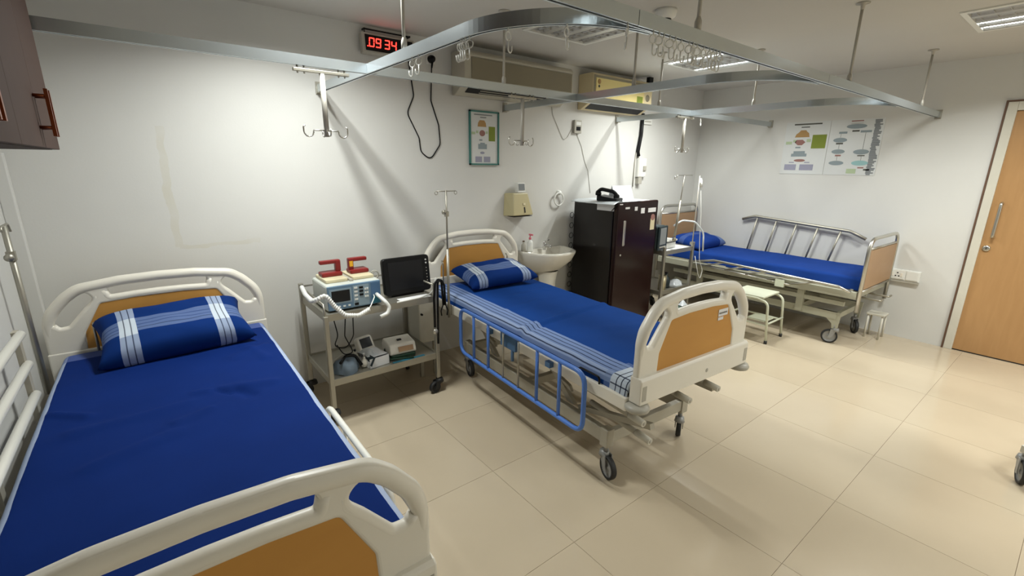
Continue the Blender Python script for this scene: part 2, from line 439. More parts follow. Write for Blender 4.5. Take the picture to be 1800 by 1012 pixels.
# ------------------------------------------------------------------ curtain tracks
RZ0, RZ1 = 2.010, 2.056
def rail_prof(path, closed=False):
    """C-channel track along a 2D path (x, y)"""
    b = B(); P = [Vector((p[0], p[1])) for p in path]; n = len(P); w_ = 0.013
    prof = [(-w_, RZ0), (-0.005, RZ0), (-0.005, RZ0+0.004), (-w_+0.003, RZ0+0.004), (-w_+0.003, RZ1-0.003), (w_-0.003, RZ1-0.003), (w_-0.003, RZ0+0.004), (0.005, RZ0+0.004), (0.005, RZ0), (w_, RZ0), (w_, RZ1), (-w_, RZ1)]
    m_ = len(prof); vs = []; fs = []
    for i in range(n):
        a = P[max(0, i-1)]; c = P[min(n-1, i+1)]; d = (c-a).normalized(); nn = Vector((-d.y, d.x))
        for (o, z) in prof: vs.append((P[i].x+nn.x*o, P[i].y+nn.y*o, z))
    for i in range(n-1):
        for k in range(m_): fs.append((i*m_+k, i*m_+(k+1) % m_, (i+1)*m_+(k+1) % m_, (i+1)*m_+k))
    b.add(vs, fs); b.f.append(tuple(range(m_))); b.sm.append(False); b.f.append(tuple((n-1)*m_+k for k in reversed(range(m_)))); b.sm.append(False)
    return b
def rod(parent, x, y, r=0.0075, zb=RZ1):
    b = B().cyl((x, y, zb), (x, y, CEIL-0.012), r, 12); b.lathe((x, y, zb), [(0, 0), (0.013, 0), (0.013, 0.03), (r, 0.045)], 12)
    o = part('drop_rod', b, M['rod'], parent)
    part('flange', B().lathe((x, y, CEIL), [(0.0, -0.0005), (0.034, -0.0005), (0.034, -0.006), (0.012, -0.012), (0.009, -0.035), (0, -0.035)], 18), M['rod'], o)
def bracket(parent, p, axis):
    b = B()
    if axis == 'y': b.bb(p[0]-0.022, p[0]+0.022, YB-0.008, YB-0.0005, RZ0-0.012, RZ1+0.018); b.bb(p[0]-0.017, p[0]+0.017, YB-0.045, YB-0.008, RZ0-0.006, RZ0-0.001)
    else: b.bb(XR-0.008, XR-0.0005, p[1]-0.022, p[1]+0.022, RZ0-0.012, RZ1+0.018); b.bb(XR-0.045, XR-0.008, p[1]-0.017, p[1]+0.017, RZ0-0.006, RZ0-0.001)
    part('wall_bracket', b, M['dullsteel'], parent)
YC, YM = 1.35, -0.05
XS = [-0.24, 1.27, 2.72]
t = thing('curtain_track', 'long straight curtain track along the back wall, crossing above all bed heads', 'track', (1.2, YC, RZ0))
def world(o): o.matrix_parent_inverse = Matrix.Translation(-Vector(o.parent.location)); return o
def wpart(name, b, mt, parent, bevel=0.0, label=None):
    o = part(name, b, mt, parent, bevel, label); o.location = -Vector(parent.location); return o
def rods(tr, pts):
    for (x, y) in pts:
        rod(tr, x-tr.location.x, y-tr.location.y, zb=RZ1-tr.location.z)
_c = CEIL
def rodw(tr, x, y, r=0.0075):
    b = B().cyl((x, y, RZ1), (x, y, CEIL-0.012), r, 12); b.lathe((x, y, RZ1), [(0, 0), (0.013, 0), (0.013, 0.03), (r, 0.045)], 12)
    o = wpart('drop_rod', b, M['rod'], tr)
    part('flange', B().lathe((x, y, CEIL), [(0.0, -0.0005), (0.034, -0.0005), (0.034, -0.006), (0.012, -0.012), (0.009, -0.035), (0, -0.035)], 18), M['rod'], o)
def brw(tr, p, axis):
    b = B()
    if axis == 'y': b.bb(p[0]-0.022, p[0]+0.022, YB-0.008, YB-0.0005, RZ0-0.012, RZ1+0.018); b.bb(p[0]-0.017, p[0]+0.017, YB-0.045, YB-0.008, RZ0-0.006, RZ0-0.001)
    else: b.bb(XR-0.008, XR-0.0005, p[1]-0.022, p[1]+0.022, RZ0-0.012, RZ1+0.018); b.bb(XR-0.045, XR-0.008, p[1]-0.017, p[1]+0.017, RZ0-0.006, RZ0-0.001)
    wpart('wall_bracket', b, M['dullsteel'], tr)
g = 0.0135
xs = [XL+0.002] + [q for x in XS for q in (x-g, x+g)] + [XR-0.008]
for a, b_ in zip(xs[0::2], xs[1::2]): wpart('rail', rail_prof([(a, YC), (b_, YC)]), M['alu'], t)
for x in (0.625, 2.24): rodw(t, x, YC)
brw(t, (0, YC), 'x')
t = thing('curtain_track', 'long foreground curtain track running from the top centre of the photo to the right wall', 'track', (1.5, YM, RZ0))
for xa, xb in ((-1.76, 0.098), (0.101, 1.728), (1.731, XR-0.06)): wpart('rail', rail_prof([(xa, YM), (xb, YM)]), M['alu'], t)
wpart('rail_end', rail_prof([(XR-0.055, YM), (XR-0.008, YM)]), M['alu'], t)
for x in (-1.2, 0.458, 2.06, 3.70): rodw(t, x, YM)
brw(t, (0, YM), 'x')
for k, (x, lab) in enumerate(zip(XS, ('curved curtain track between the first and second bed, near the red clock', 'curved curtain track starting under the grey air conditioner, over the second bed', 'curved curtain track by the black conduit, between the fridge and the steel bed'))):
    t = thing('curved_curtain_track', lab, 'track', (x, 1.0, RZ0))
    R = 0.46
    path = [(x, YB-0.01)] + [(x, 1.2)] + [(x, YM+g+R)]
    for q in range(1, 29):
        a = q/28*PI/2; path.append((x+R*(1-math.cos(a)), YM+g+0.013+R-R*math.sin(a)-0.013*(1-q/28)))
    wpart('rail', rail_prof(path), M['alu'], t)
    brw(t, (x, 0), 'y')
    rodw(t, x, (0.93, 0.86, 0.80)[k])
# curtain runners: ring and hook
def hook(x, y, rz, label, group, z=RZ0):
    t = thing('curtain_hook', label, 'hook', (x, y, z), rz, group)
    n = 16; r = 0.0135
    part('ring', B().tube([(r*math.cos(2*PI*k/n), 0, -0.010-r+r*math.sin(2*PI*k/n)) for k in range(n)], 0.0025, 6, closed=True).cyl((0, 0, 0.004), (0, 0, -0.012), 0.003, 6), M['white'], t)
    pts = [(0, 0, -0.034), (0, 0, -0.062)] + [(0.009-0.009*math.cos(a), 0, -0.062-0.011*math.sin(a)) for a in (0.5, 1.0, 1.57, 2.2, 2.8, 3.14)] + [(0.018, 0, -0.05)]
    part('hook_wire', B().tube(pts, 0.0027, 6), M['white'], t)
ORD = ('leftmost', 'second', 'third', 'fourth', 'fifth', 'sixth', 'seventh', 'eighth', 'ninth', 'tenth', 'eleventh', 'twelfth', 'thirteenth', 'rightmost')
for px, x in zip(range(14), (0.197, 0.23, 0.257, 0.293, 0.327, 0.364, 0.415, 0.44, 0.468, 0.515, 0.556, 0.582, 0.608, 0.632)):
    hook(x, YM, random.uniform(-0.9, 0.9) + (0.7 if px > 9 else 0), 'white curtain ring hook, %s from the left in the bunch on the long foreground track' % ORD[px] if 0 < px < 13 else 'white curtain ring hook, %s of the bunch on the long foreground track' % ORD[px], 'curtain hooks bunched on the long foreground track')
for k, (y, lab, g_) in enumerate(((0.86, 'single white curtain hook under the rod nearest the red clock', None), (0.80, 'white curtain hook pair member hanging right of the red clock', None),
                         (0.47, 'white curtain hook, first of three in the tight cluster over the grey air conditioner', 'clustered hooks on the first curved track'), (0.455, 'white curtain hook, middle of three in the tight cluster over the grey air conditioner', 'clustered hooks on the first curved track'),
                         (0.44, 'white curtain hook, last of three in the tight cluster over the grey air conditioner', 'clustered hooks on the first curved track'), (0.41, 'lone white curtain hook just right of the tight cluster of hooks', None))):
    hook(-0.24, y, PI/2 + 0.5, lab, g_)
def curvept(a, x=XS[0], R=0.46): return (x+R*(1-math.cos(a)), YM+g+R-R*math.sin(a))
for a, lab in ((0.42, 'white curtain hook on the first curved track, left of its round-ringed neighbour'), (0.85, 'white round-ringed curtain hook beside the unlit louvred light'), ):
    q = curvept(a); hook(q[0], q[1], 0.2, lab, None)
hook(0.06, YM, 0.9, 'white curtain hook alone on the foreground track below the unlit louvred light', None)
hook(2.9, YC, 0.3, 'white curtain hook on the back track right of the third drip hanger', None)

# ------------------------------------------------------------------ drip hangers on the back track
def hanger(x, label, bar):
    t = thing('drip_hanger', label, 'drip hanger', (x, YC, RZ0))
    part('mounting_bar', B().bb(bar[0], bar[1], -0.011, 0.011, -0.026, -0.012), M['dullsteel'], t, 0.002)
    for q in (bar[0]+0.02, bar[0]+0.05, bar[1]-0.05, bar[1]-0.02): part('bolt', B().cyl((q, 0, -0.034), (q, 0, 0.004), 0.004, 8), M['dullsteel'], t)
    part('post', B().cyl((0, 0, -0.026), (0, 0, -0.315), 0.0125, 14), M['rod'], t)
    for sgn, yy in ((-1, 0.0), (1, 0.012)):
        pts = [(sgn*0.008, yy, -0.285), (sgn*0.062, yy, -0.285)] + [(sgn*(0.085-0.023*math.cos(a)), yy, -0.292-0.024*math.sin(a)) for a in (0, 0.5, 1.0, 1.57, 2.1, 2.7, 3.14)] + [(sgn*0.108, yy, -0.272), (sgn*0.10, yy, -0.264)]
        part('hook', B().tube(pts, 0.0035, 8), M['steel'], t)
    for sgn in (-1, 1):
        pts = [(0, sgn*0.008, -0.295), (0, sgn*0.03, -0.295)] + [(0, sgn*(0.048-0.018*math.cos(a)), -0.297-0.016*math.sin(a)) for a in (0, 0.8, 1.57, 2.3, 3.14)] + [(0, sgn*0.066, -0.28)]
        part('hook', B().tube(pts, 0.0035, 8), M['steel'], t)
hanger(-0.474, 'steel drip hanger on the back track left of the red clock', (-0.13, 0.13))
hanger(0.778, 'steel drip hanger hanging in front of the framed wall chart', (-0.11, 0.11))
hanger(2.642, 'steel drip hanger on the back track right of the black conduit', (-0.13, 0.13))

# ------------------------------------------------------------------ beds
def board_loops(zb, bot, kx=0.98):
    """moulded bed end: zb is the height of the top of its lower band"""
    W = 0.455
    def z(l): return [(x*kx, q+zb) for x, q in l]
    half = [(0.463, bot-zb), (0.463, 0.155), (0.445, 0.215), (0.385, 0.288), (0.325, 0.335), (0.16, 0.358)]
    outer = z(half + [(0, 0.363)] + [(-x, q) for x, q in reversed(half)])
    outer = fillet(outer, [0.02, 0.2, 0.2, 0.2, 0.12, 0.3, 0.4, 0.3, 0.12, 0.2, 0.2, 0.2, 0.02], 5)
    slot = fillet(z([(0.205, 0.308), (0.1, 0.318), (0, 0.32), (-0.1, 0.318), (-0.205, 0.308), (-0.205, 0.254), (-0.1, 0.263), (0, 0.265), (0.1, 0.263), (0.205, 0.254)]), [0.024, 1, 1, 1, 0.024, 0.024, 1, 1, 1, 0.024], 5)
    holes = [slot]
    for sg in (-1, 1):
        q = z([(sg*0.262, 0.262), (sg*0.295, 0.296), (sg*0.335, 0.278), (sg*0.410, 0.207), (sg*0.430, 0.155), (sg*0.405, 0.122), (sg*0.368, 0.126), (sg*0.30, 0.205)])
        holes.append(fillet(q, [0.03, 0.03, 0.05, 0.05, 0.03, 0.03, 0.03, 0.1], 5))
    tan = z([(-0.32, -0.005), (0.32, -0.005), (0.315, 0.085), (0.242, 0.226), (0.1, 0.236), (-0.1, 0.236), (-0.242, 0.226), (-0.315, 0.085)])
    tan = fillet(tan, [0.01, 0.01, 0.03, 0.02, 0.1, 0.1, 0.02, 0.03], 4)
    return outer, holes, tan
def caster(parent, x, y, rz, r=0.0625, lock=True, name='caster', top=0.2, hm='hub'):
    c = lobj(name, None, parent, (x, y, 0), (0, 0, rz))
    b = B(); b.cyl((0, 0, r*2+0.012), (0, 0, top), 0.013, 12)
    b.lathe((0, -0.012, 0), [(0, 2*r+0.018), (0.024, 2*r+0.016), (0.03, 2*r-0.01), (0.026, 2*r-0.012)], 16)
    for sg in (-1, 1):
        b.prism([(-0.02, 2*r+0.006), (0.028, 2*r+0.006), (0.035, r+0.01), (0.045, r-0.012), (0.02, r-0.014), (0.0, r+0.02)], 'x', sg*0.021-0.0025, sg*0.021+0.0025)
    c2 = part('fork', b, M[hm], c)
    pr = [(r-0.014, -0.013), (r-0.003, -0.014), (r, -0.008), (r, 0.008), (r-0.003, 0.014), (r-0.014, 0.013)]
    part('tyre', B().lathe((0, 0.03, r), pr + [pr[0]], 28, 'x'), M['rubber'], c)
    part('wheel_hub', B().lathe((0, 0.03, r), [(0, -0.012), (0.012, -0.012), (0.014, -0.008), (r-0.016, -0.006), (r-0.0135, -0.012), (r-0.0135, 0.012), (r-0.016, 0.006), (0.014, 0.008), (0.012, 0.012), (0, 0.012)], 24, 'x'), M[hm], c)
    return c
def guard_rail(parent, x, y0, y1, z0, z1, mt, bars, name='guard_rail', rad=0.07):
    loop = fillet([(x, y0, z0), (x, y1, z0), (x, y1, z1), (x, y0, z1)], rad, 6)
    gr = part(name, B().tube(loop, 0.0125, 10, closed=True), mt, parent)
    for (y, m2, r) in bars: part('bar', B().cyl((x, y, z0), (x, y, z1), r, 10), m2, gr)
    return gr
def abs_bed(loc, rz, label, L=2.12, side='blue', zf=0.685, zh=0.685, kh=0.98, xh=0.0, kf=0.98, bw=0.44):
    d = zf-0.685
    t = thing('hospital_bed', label, 'bed', loc, rz)
    for nm, y, zt, zb, outw in (('footboard', 0.0, zf, zf-0.125, -1), ('headboard', L, zh, zh-0.20, 1)):
        kx = kf if nm == 'footboard' else kh
        outer, holes, tan = board_loops(zt, zb, kf if nm == 'footboard' else kh)
        hb = part(nm, panel2d(nm, outer, holes+[tan], 0.036, 0.012, M['abs']), M['abs'], t, loc=(0 if nm == 'footboard' else xh, y, 0))
        part('inset_panel', panel2d('inset_panel', fillet([(p[0]*1.012, (p[1]-zt-0.11)*1.03+zt+0.11) for p in tan], 0), [], 0.026, 0.002, M['tan']), M['tan'], hb)
        zz = lambda l: [(x*kx, 0, q+zt) for x, q in l]
        half = [(0.445, 0.0), (0.445, 0.06), (0.441, 0.15), (0.420, 0.207), (0.366, 0.271), (0.314, 0.311), (0.155, 0.334)]
        rim = fillet(zz(half + [(0, 0.339)] + [(-x, q) for x, q in reversed(half)]), 0.12, 6, closed=False)
        part('top_rim', B().tube(rim, 0.0255, 16, rs=[0.0165 + 0.009*max(0.0, min(1.0, (p.z-zt-0.06)/0.13)) for p in rim]), M['abs'], hb)
        lip = fillet(zz([(0.222, 0.292), (0.212, 0.246), (0.1, 0.253), (0, 0.255), (-0.1, 0.253), (-0.212, 0.246), (-0.222, 0.292)]), 0.03, 6, closed=False)
        part('handle_lip', B().tube(lip, 0.0195, 12), M['abs'], hb)
        for sg in (-1, 1):
            lip = fillet(zz([(sg*0.252, 0.268), (sg*0.252, 0.24), (sg*0.293, 0.197), (sg*0.363, 0.112), (sg*0.41, 0.108), (sg*0.428, 0.135)]), 0.03, 6, closed=False)
            part('handle_lip', B().tube(lip, 0.0185, 12), M['abs'], hb)
        b = B(); b.prism([(-outw*0.022, zt), (outw*0.03, zt), (outw*0.042, zt-0.01), (outw*0.042, zb), (-outw*0.022, zb)], 'x', -0.466*kx, 0.466*kx)
        lb = part('lower_band', b, M['abs'], hb, 0.006)
        part('band_bolt', B().lathe((0.06, outw*0.042, zt-0.075), [(0, outw*0.002), (0.008, outw*0.002), (0.011, 0), ], 14, 'y'), M['abs_grey'], lb)
        for sg in (-1, 1):
            part('band_notch', B().bb(sg*(0.466*kx-0.037), sg*(0.466*kx-0.011), outw*0.0405, outw*0.0435, zb+0.02, zb+0.09), M['abs_grey'], lb)
        for sg in (-1, 1):
            part('bumper', B().lathe((sg*(0.466*kx-0.022), y+outw*0.012, zb-0.58), [(0, 0.545), (0.03, 0.542), (0.052, 0.548), (0.056, 0.56), (0.05, 0.572), (0.03, 0.578), (0, 0.578)], 24), M['abs_grey'], t)
    for sg in (-1, 1):
        part('side_beam', B().bb(sg*bw-0.015, sg*bw+0.015, 0.03, L-0.03, 0.505+d, 0.57+d), M['abs'], t, 0.005)
    b = B(); b.bb(-bw+0.016, bw-0.016, 0.04, L-0.04, 0.54+d, 0.558+d)
    part('deck', b, M['frame'], t)
    b = B()
    for y in (0.10, 0.55, 1.05, 1.55, 2.0): b.bb(-bw+0.016, bw-0.016, y-0.02, y+0.02, 0.495+d, 0.54+d)
    for sg in (-1, 1): b.bb(sg*0.30-0.018, sg*0.30+0.018, 0.1, 2.0, 0.44+d, 0.495+d)
    part('upper_frame', b, M['frame'], t)
    b = B(); y0, y1 = 0.235, 1.68
    for sg in (-1, 1):
        b.bb(sg*0.31-0.02, sg*0.31+0.02, y0, y1, 0.19, 0.265)
        b.bb(sg*0.31-0.026, sg*0.31+0.026, y0-0.026, y0+0.026, 0.175, 0.275); b.bb(sg*0.31-0.026, sg*0.31+0.026, y1-0.026, y1+0.026, 0.175, 0.275)
    b.bb(-0.29, 0.29, y0-0.018, y0+0.018, 0.19, 0.255); b.bb(-0.29, 0.29, y1-0.018, y1+0.018, 0.19, 0.255)
    b.bb(-0.29, 0.29, 0.93, 0.97, 0.20, 0.25)
    part('base_frame', b, M['frame'], t, 0.004)
    for (ya, yb) in ((0.55, 0.75), (1.35, 1.55)):
        for sg in (-1, 1):
            b = B(); x = sg*0.27
            b.prism([(ya-0.03, 0.265), (ya+0.03, 0.265), (yb+0.025, 0.44+d), (yb-0.025, 0.44+d)], 'x', x-0.012, x+0.012)
            b.prism([(ya+0.30, 0.44+d), (ya+0.34, 0.44+d), (ya+0.02, 0.36), (ya, 0.33)], 'x', x-0.01, x+0.01)
            part('linkage', b, M['frame'], t)
    b = B()
    b.cyl((-0.1, 0.2, 0.47), (-0.1, 1.2, 0.47), 0.018, 12)
    part('spindle', b, M['frame'], t)
    for x, z in ((-0.33, 0.43), (-0.27, 0.315), (0.02, 0.44), (0.27, 0.435)):
        pts = [(x, 0.40, z+0.02), (x, 0.02, z)]
        c = part('crank', B().cyl(pts[0], (x, 0.07, z), 0.016, 12), M['frame'], t)
        part('crank_grip', B().cyl((x, 0.085, z), (x, 0.0, z-0.006), 0.018, 14, 0.017), M['paint'], c)
        part('crank_end', B().lathe((x, -0.0002, z-0.006), [(0, -0.001), (0.009, -0.001), (0.009, 0.0)], 12, 'y'), M['abs_grey'], c)
    part('crank_support', B().box((-0.27, 0.24, 0.33), (0.03, 0.5, 0.028), Matrix.Rotation(-0.25, 3, 'X')), M['frame'], t)
    part('crank_support', B().box((0.27, 0.24, 0.42+d), (0.03, 0.42, 0.028)), M['frame'], t)
    for x, y, a in ((-0.31, y0, 2.9), (0.31, y0, -1.0), (-0.31, y1, 3.0), (0.31, y1, 0.4)): caster(t, x, y, a, top=0.2)
    if side == 'blue':
        gl = M['blue_rail']; sx = -0.475; s0, s1 = 0.25, 1.49
        guard_rail(t, sx, s0, s1, 0.295, 0.612, gl, [(1.309, gl, 0.0095), (1.128, gl, 0.0095), (0.957, M['dullsteel'], 0.006), (0.798, M['dullsteel'], 0.006), (0.622, gl, 0.0095), (0.434, gl, 0.0095)])
        for y in (0.55, 1.15): part('rail_mount', B().bb(sx+0.012, -0.436, y-0.02, y+0.02, 0.53, 0.56), M['slate2'], t)
        b = B(); b.bb(sx+0.02, sx+0.045, 0.86, 1.02, 0.50, 0.60); b.cyl((sx+0.03, 0.9, 0.5), (sx+0.03, 0.9, 0.43), 0.01)
        part('release_block', b, M['slate2'], t, 0.004)
        part('rail_clip', B().tube(fillet([(-0.43, 0.20, 0.57), (-0.43, 0.20, 0.605), (-0.43, 0.34, 0.605), (-0.43, 0.34, 0.57)], 0.02, closed=False), 0.005, 8), M['black'], t)
        part('iv_socket', B().bb(-0.465, -0.436, 1.69, 1.74, 0.50, 0.58), M['dullsteel'], t, 0.003)
    else:
        wl = M['white_tube']
        # raised guard rail against the left wall: three level tubes and end posts
        gx = -0.475; y0, y1 = 0.35, 1.62
        gr = lobj('guard_rail', None, t, (gx, 0.02, 0))
        for z in (0.90, 0.775, 0.645): part('rail_tube', B().cyl((0, y0, z), (0, y1-(0.90-z)*0.05, z), 0.0165, 12), wl, gr)
        for y in (y0+0.03, 0.98, y1): part('post', B().bb(-0.022, -0.004, y-0.02, y+0.02, 0.53, 0.915), M['frame'], gr)
        # lowered guard rail on the aisle side
        gx = 0.496; bars = [(0.55, wl, 0.009), (0.80, wl, 0.009)]
        guard_rail(t, gx, 0.34, 1.04, 0.27, 0.545, wl, bars, rad=0.09)
        b = B()
        for y in (0.61,): b.bb(0.455, gx-0.012, y-0.02, y+0.02, 0.45, 0.475)
        part('rail_mount', b, M['frame'], t)
    # mattress keepers: thin steel hoops at the head
    for sg in (-1, 1):
        part('keeper_rod', B().tube(fillet([(sg*0.31, L-0.05, 0.555+d), (sg*0.31, L-0.05, zh+0.12), (sg*0.31, L-0.03, zh+0.135)], 0.01, closed=False), 0.006, 8), M['dullsteel'], t)
    return t
def mattress(bed_loc, rz, y0, y1, w_, z0, z1, label, mt):
    b = B(); o = part('mattress', b.bb(-w_, w_, y0, y1, z0, z1), mt, None, 0.03, loc=bed_loc, rot=(0, 0, rz)); o.modifiers[0].segments = 4
    tag(o, label, 'mattress'); return o
def sheet(name, bed_loc, rz, y0, y1, w_, zt, drop, mt, label, creases, amp=0.004, seed=0, fd=0.05, hang=0.0):
    R = 0.03; arc = R*PI/2; U = (w_-R) + arc + drop
    def prof(u):
        a = abs(u); s = 1 if u > 0 else -1
        if a <= w_-R: return s*a, 0.0, 0
        if a <= w_-R+arc: th = (a-(w_-R))/R; return s*(w_-R+R*math.sin(th)), -R*(1-math.cos(th)), th/(PI/2)
        e = a-(w_-R+arc); return s*(w_+0.05*e), -R-e, 1
    Lv = y1-y0
    def fn(p, q):
        u = (2*p-1)*U; v = q*(Lv+2*fd)-fd
        x, z, side = prof(u); y = y0+min(max(v, 0), Lv); ez = 0
        if v < 0: ez = v
        if v > Lv: ez = Lv-v
        d = (noise.noise(Vector((x*3.2+seed, y*3.2, 1.3)))*amp + noise.noise(Vector((x*9+seed, y*9, 4.3)))*amp*0.35)
        for (xa, ya, xb, yb, am, wd) in creases:
            A = Vector((xa, ya)); Bv = Vector((xb, yb)); Pn = Vector((x, y))
            tt = max(0, min(1, (Pn-A).dot(Bv-A)/(Bv-A).length_squared)); Q = A+(Bv-A)*tt
            wob = noise.noise(Vector((x*7, y*7, seed+9)))*0.02
            dd = (Pn-Q).length + wob
            d += 1.5*am*math.exp(-(dd/wd)**2)*math.sin(min(1, tt*(1-tt)*6+0.15)*PI/2)
        if side > 0.9:
            x += (0.004*math.sin(y*14+seed)+0.006)*(1 if u > 0 else -1)*min(1, (-z-R)/0.05+0.1); z += 0.006*math.sin(y*5+seed)*(-z-R)/max(0.02, drop)
            d *= 0.3
        if abs(u) > w_-0.02: ez *= 0.4
        return (x, y + (0.003 if ez < 0 and v > Lv else (-0.003 if ez < 0 else 0)), zt+z+d+ez*0.9)
    nu, nv = 110, 190
    me = grid_mesh(name, fn, nu, nv, mt, lambda p, q: ((2*p-1)*U, q*(Lv+2*fd)-fd))
    o = lobj(name, me, None, bed_loc, (0, 0, rz))
    md = o.modifiers.new('solid', 'SOLIDIFY'); md.thickness = 0.003; md.offset = 1
    return tag(o, label, 'bedsheet')
def pillow(loc, rot, a, b_, h, mt, label, flat=0.0, seed=0):
    def face(sg):
        def fn(p, q):
            u, v = 2*p-1, 2*q-1
            e = ((1-u**4)*(1-v**4))**0.42 if abs(u) < 1 and abs(v) < 1 else 0
            pin = 1-0.07*(1-u*u)*(v*v) ; pin2 = 1-0.09*(1-v*v)*(u*u)
            zz = sg*h*e*(1.0 if sg > 0 else 0.55)
            zz += 0.006*noise.noise(Vector((u*3+seed, v*3, sg*2)))*e*1.5
            return (a*u*pin2, b_*v*pin, zz)
        return fn
    n1, n2 = 44, 32
    m1 = grid_mesh('pillow', face(1), n1, n2, mt, lambda p, q: ((2*p-1)*a, (2*q-1)*b_))
    m2 = grid_mesh('pillow_under', face(-1), n1, n2, mt, lambda p, q: ((2*p-1)*a, (2*q-1)*b_))
    bm = bmesh.new(); bm.from_mesh(m1); bm.from_mesh(m2); bmesh.ops.remove_doubles(bm, verts=bm.verts, dist=0.0005)
    bmesh.ops.recalc_face_normals(bm, faces=bm.faces); bm.to_mesh(m1); bm.free(); bpy.data.meshes.remove(m2)
    o = lobj('pillow', m1, None, loc, rot); return tag(o, label, 'pillow')

pill_bands = lambda e0, e1: [('v', -0.095, 0.025, BAND, 0.55), ('v', -0.07, -0.062, DK, 0.5), ('v', -0.04, -0.034, NAVY, 0.6), ('v', -0.012, -0.006, NAVY, 0.6),
                             ('ua', e0, e1, BAND, 0.8), ('ua', e0, e1, WHITEB, (0.9, -0.115, 0.03)), ('ua', e0, e1, WHITEB, (0.35, -1, 1)),
                             ('uan', e0+0.022, e0+0.027, DK, 0.8), ('uan', e0+0.05, e0+0.055, DK, 0.8)]
PM = cloth_mat('striped_pillow_cotton', NAVY, pill_bands(0.16, 0.235))
PM3 = cloth_mat('blue_pillow_cotton', S(26, 56, 128), [('u', 0.19, 0.5, BAND, 0.6), ('v', 0.03, 0.09, BAND, 0.25)])

# first bed, near left
B1 = (-1.245, -0.205, 0); R1 = math.radians(-0.5)
abs_bed(B1, R1, 'ivory hospital bed nearest the camera on the left, with white side rails', 2.18, 'white', 0.597, 0.635, 1.05, -0.015)
mattress(B1, R1, 0.05, 2.13, 0.44, 0.476, 0.616, 'pale mattress under the blue sheet of the nearest left bed', M['mattress'])
SM1 = cloth_mat('navy_sheet_cotton', S(11, 39, 102), [('ua', 0.425, 0.56, S(170, 184, 210), 0.92), ('v', 1.99, 2.2, S(96, 112, 168), 0.6)])
sheet('bedsheet', B1, R1, 0.045, 2.135, 0.448, 0.624, 0.05, SM1, 'navy blue bedsheet with pale edges on the nearest left bed',
      [(-0.42, 1.42, -0.28, 1.30, 0.010, 0.02), (0.02, 1.30, 0.36, 1.20, 0.010, 0.03), (-0.36, 1.18, 0.05, 1.22, 0.008, 0.035), (0.10, 1.28, 0.17, 1.20, -0.012, 0.018), (0.17, 1.25, 0.24, 1.12, -0.008, 0.02),
       (-0.05, 1.05, 0.1, 1.12, 0.007, 0.03), (-0.3, 0.9, 0.0, 1.0, 0.006, 0.03), (0.30, 1.75, 0.36, 1.5, 0.006, 0.025), (0.2, 1.6, 0.4, 1.72, 0.006, 0.03)], 0.006, 3.1)
pillow((-1.205, 1.765, 0.712), (math.radians(17), math.radians(-1.0), math.radians(3)), 0.33, 0.20, 0.105, PM, 'dark blue pillow with white stripes on the nearest left bed')

# second bed, centre
B2 = (0.748, -0.03, 0); R2 = math.radians(-3.5)
bed2 = abs_bed(B2, R2, 'ivory hospital bed in the middle with a lowered blue side rail', 2.13, 'blue', kf=0.915, bw=0.42)
fb2 = [c for c in bed2.children if c.name.startswith('footboard')][0]
part('sticker', B().bb(0.145, 0.225, -0.0155, -0.0135, 0.862, 0.897), M['paper'], fb2, label='white printed sticker')
part('sticker', B().bb(0.145, 0.19, -0.0155, -0.0135, 0.842, 0.857), M['paper'], fb2)
b = B()
for k in range(7): b.bb(0.151+k*0.0098, 0.1575+k*0.0098, -0.0162, -0.0156, 0.874, 0.882)
part('sticker_print', b, M['inkprint'], fb2)
mattress(B2, R2, 0.05, 2.05, 0.404, 0.561, 0.628, 'pale mattress under the striped blue sheet of the middle bed', M['mattress'])
b2b = [('u', -0.442, -0.27, BAND, 0.92), ('u', -0.42, -0.385, S(170, 186, 214), 0.5)]
for q in (-0.41, -0.37, -0.335, -0.30): b2b.append(('u', q, q+0.007, DK, 0.85))
b2b += [('v', -0.06, 0.10, WHITEB, (0.85, -0.49, -0.28)), ('v', 0.0, 0.006, DK, (0.9, -0.5, -0.25)), ('v', 0.03, 0.036, DK, (0.9, -0.5, -0.25)), ('v', 0.06, 0.066, DK, (0.9, -0.5, -0.25)),
        ('v', 0.10, 0.14, BAND, (0.4, -0.5, -0.25)), ('u', -0.44, -0.433, DK, (0.85, -0.06, 0.1)), ('u', -0.395, -0.388, DK, (0.85, -0.06, 0.1)), ('v', 1.93, 2.1, S(70, 92, 150), 0.5)]
SM2 = cloth_mat('striped_sheet_cotton', S(18, 59, 126), b2b)
sheet('bedsheet', B2, R2, 0.045, 2.055, 0.412, 0.636, 0.09, SM2, 'royal blue bedsheet with a pale striped border on the middle bed',
      [(-0.46, 0.86, 0.42, 0.98, 0.010, 0.022), (-0.46, 0.82, 0.42, 0.94, -0.004, 0.02), (-0.1, 1.45, 0.3, 1.5, 0.005, 0.03), (-0.3, 1.2, 0.1, 1.3, 0.004, 0.03), (0, 0.6, 0.3, 0.5, 0.004, 0.04)], 0.005, 8.4)
pillow((0.905, 1.83, 0.715), (math.radians(9), math.radians(-2), math.radians(-6)), 0.305, 0.195, 0.08, PM, 'blue pillow with white stripes on the middle bed by the basin')

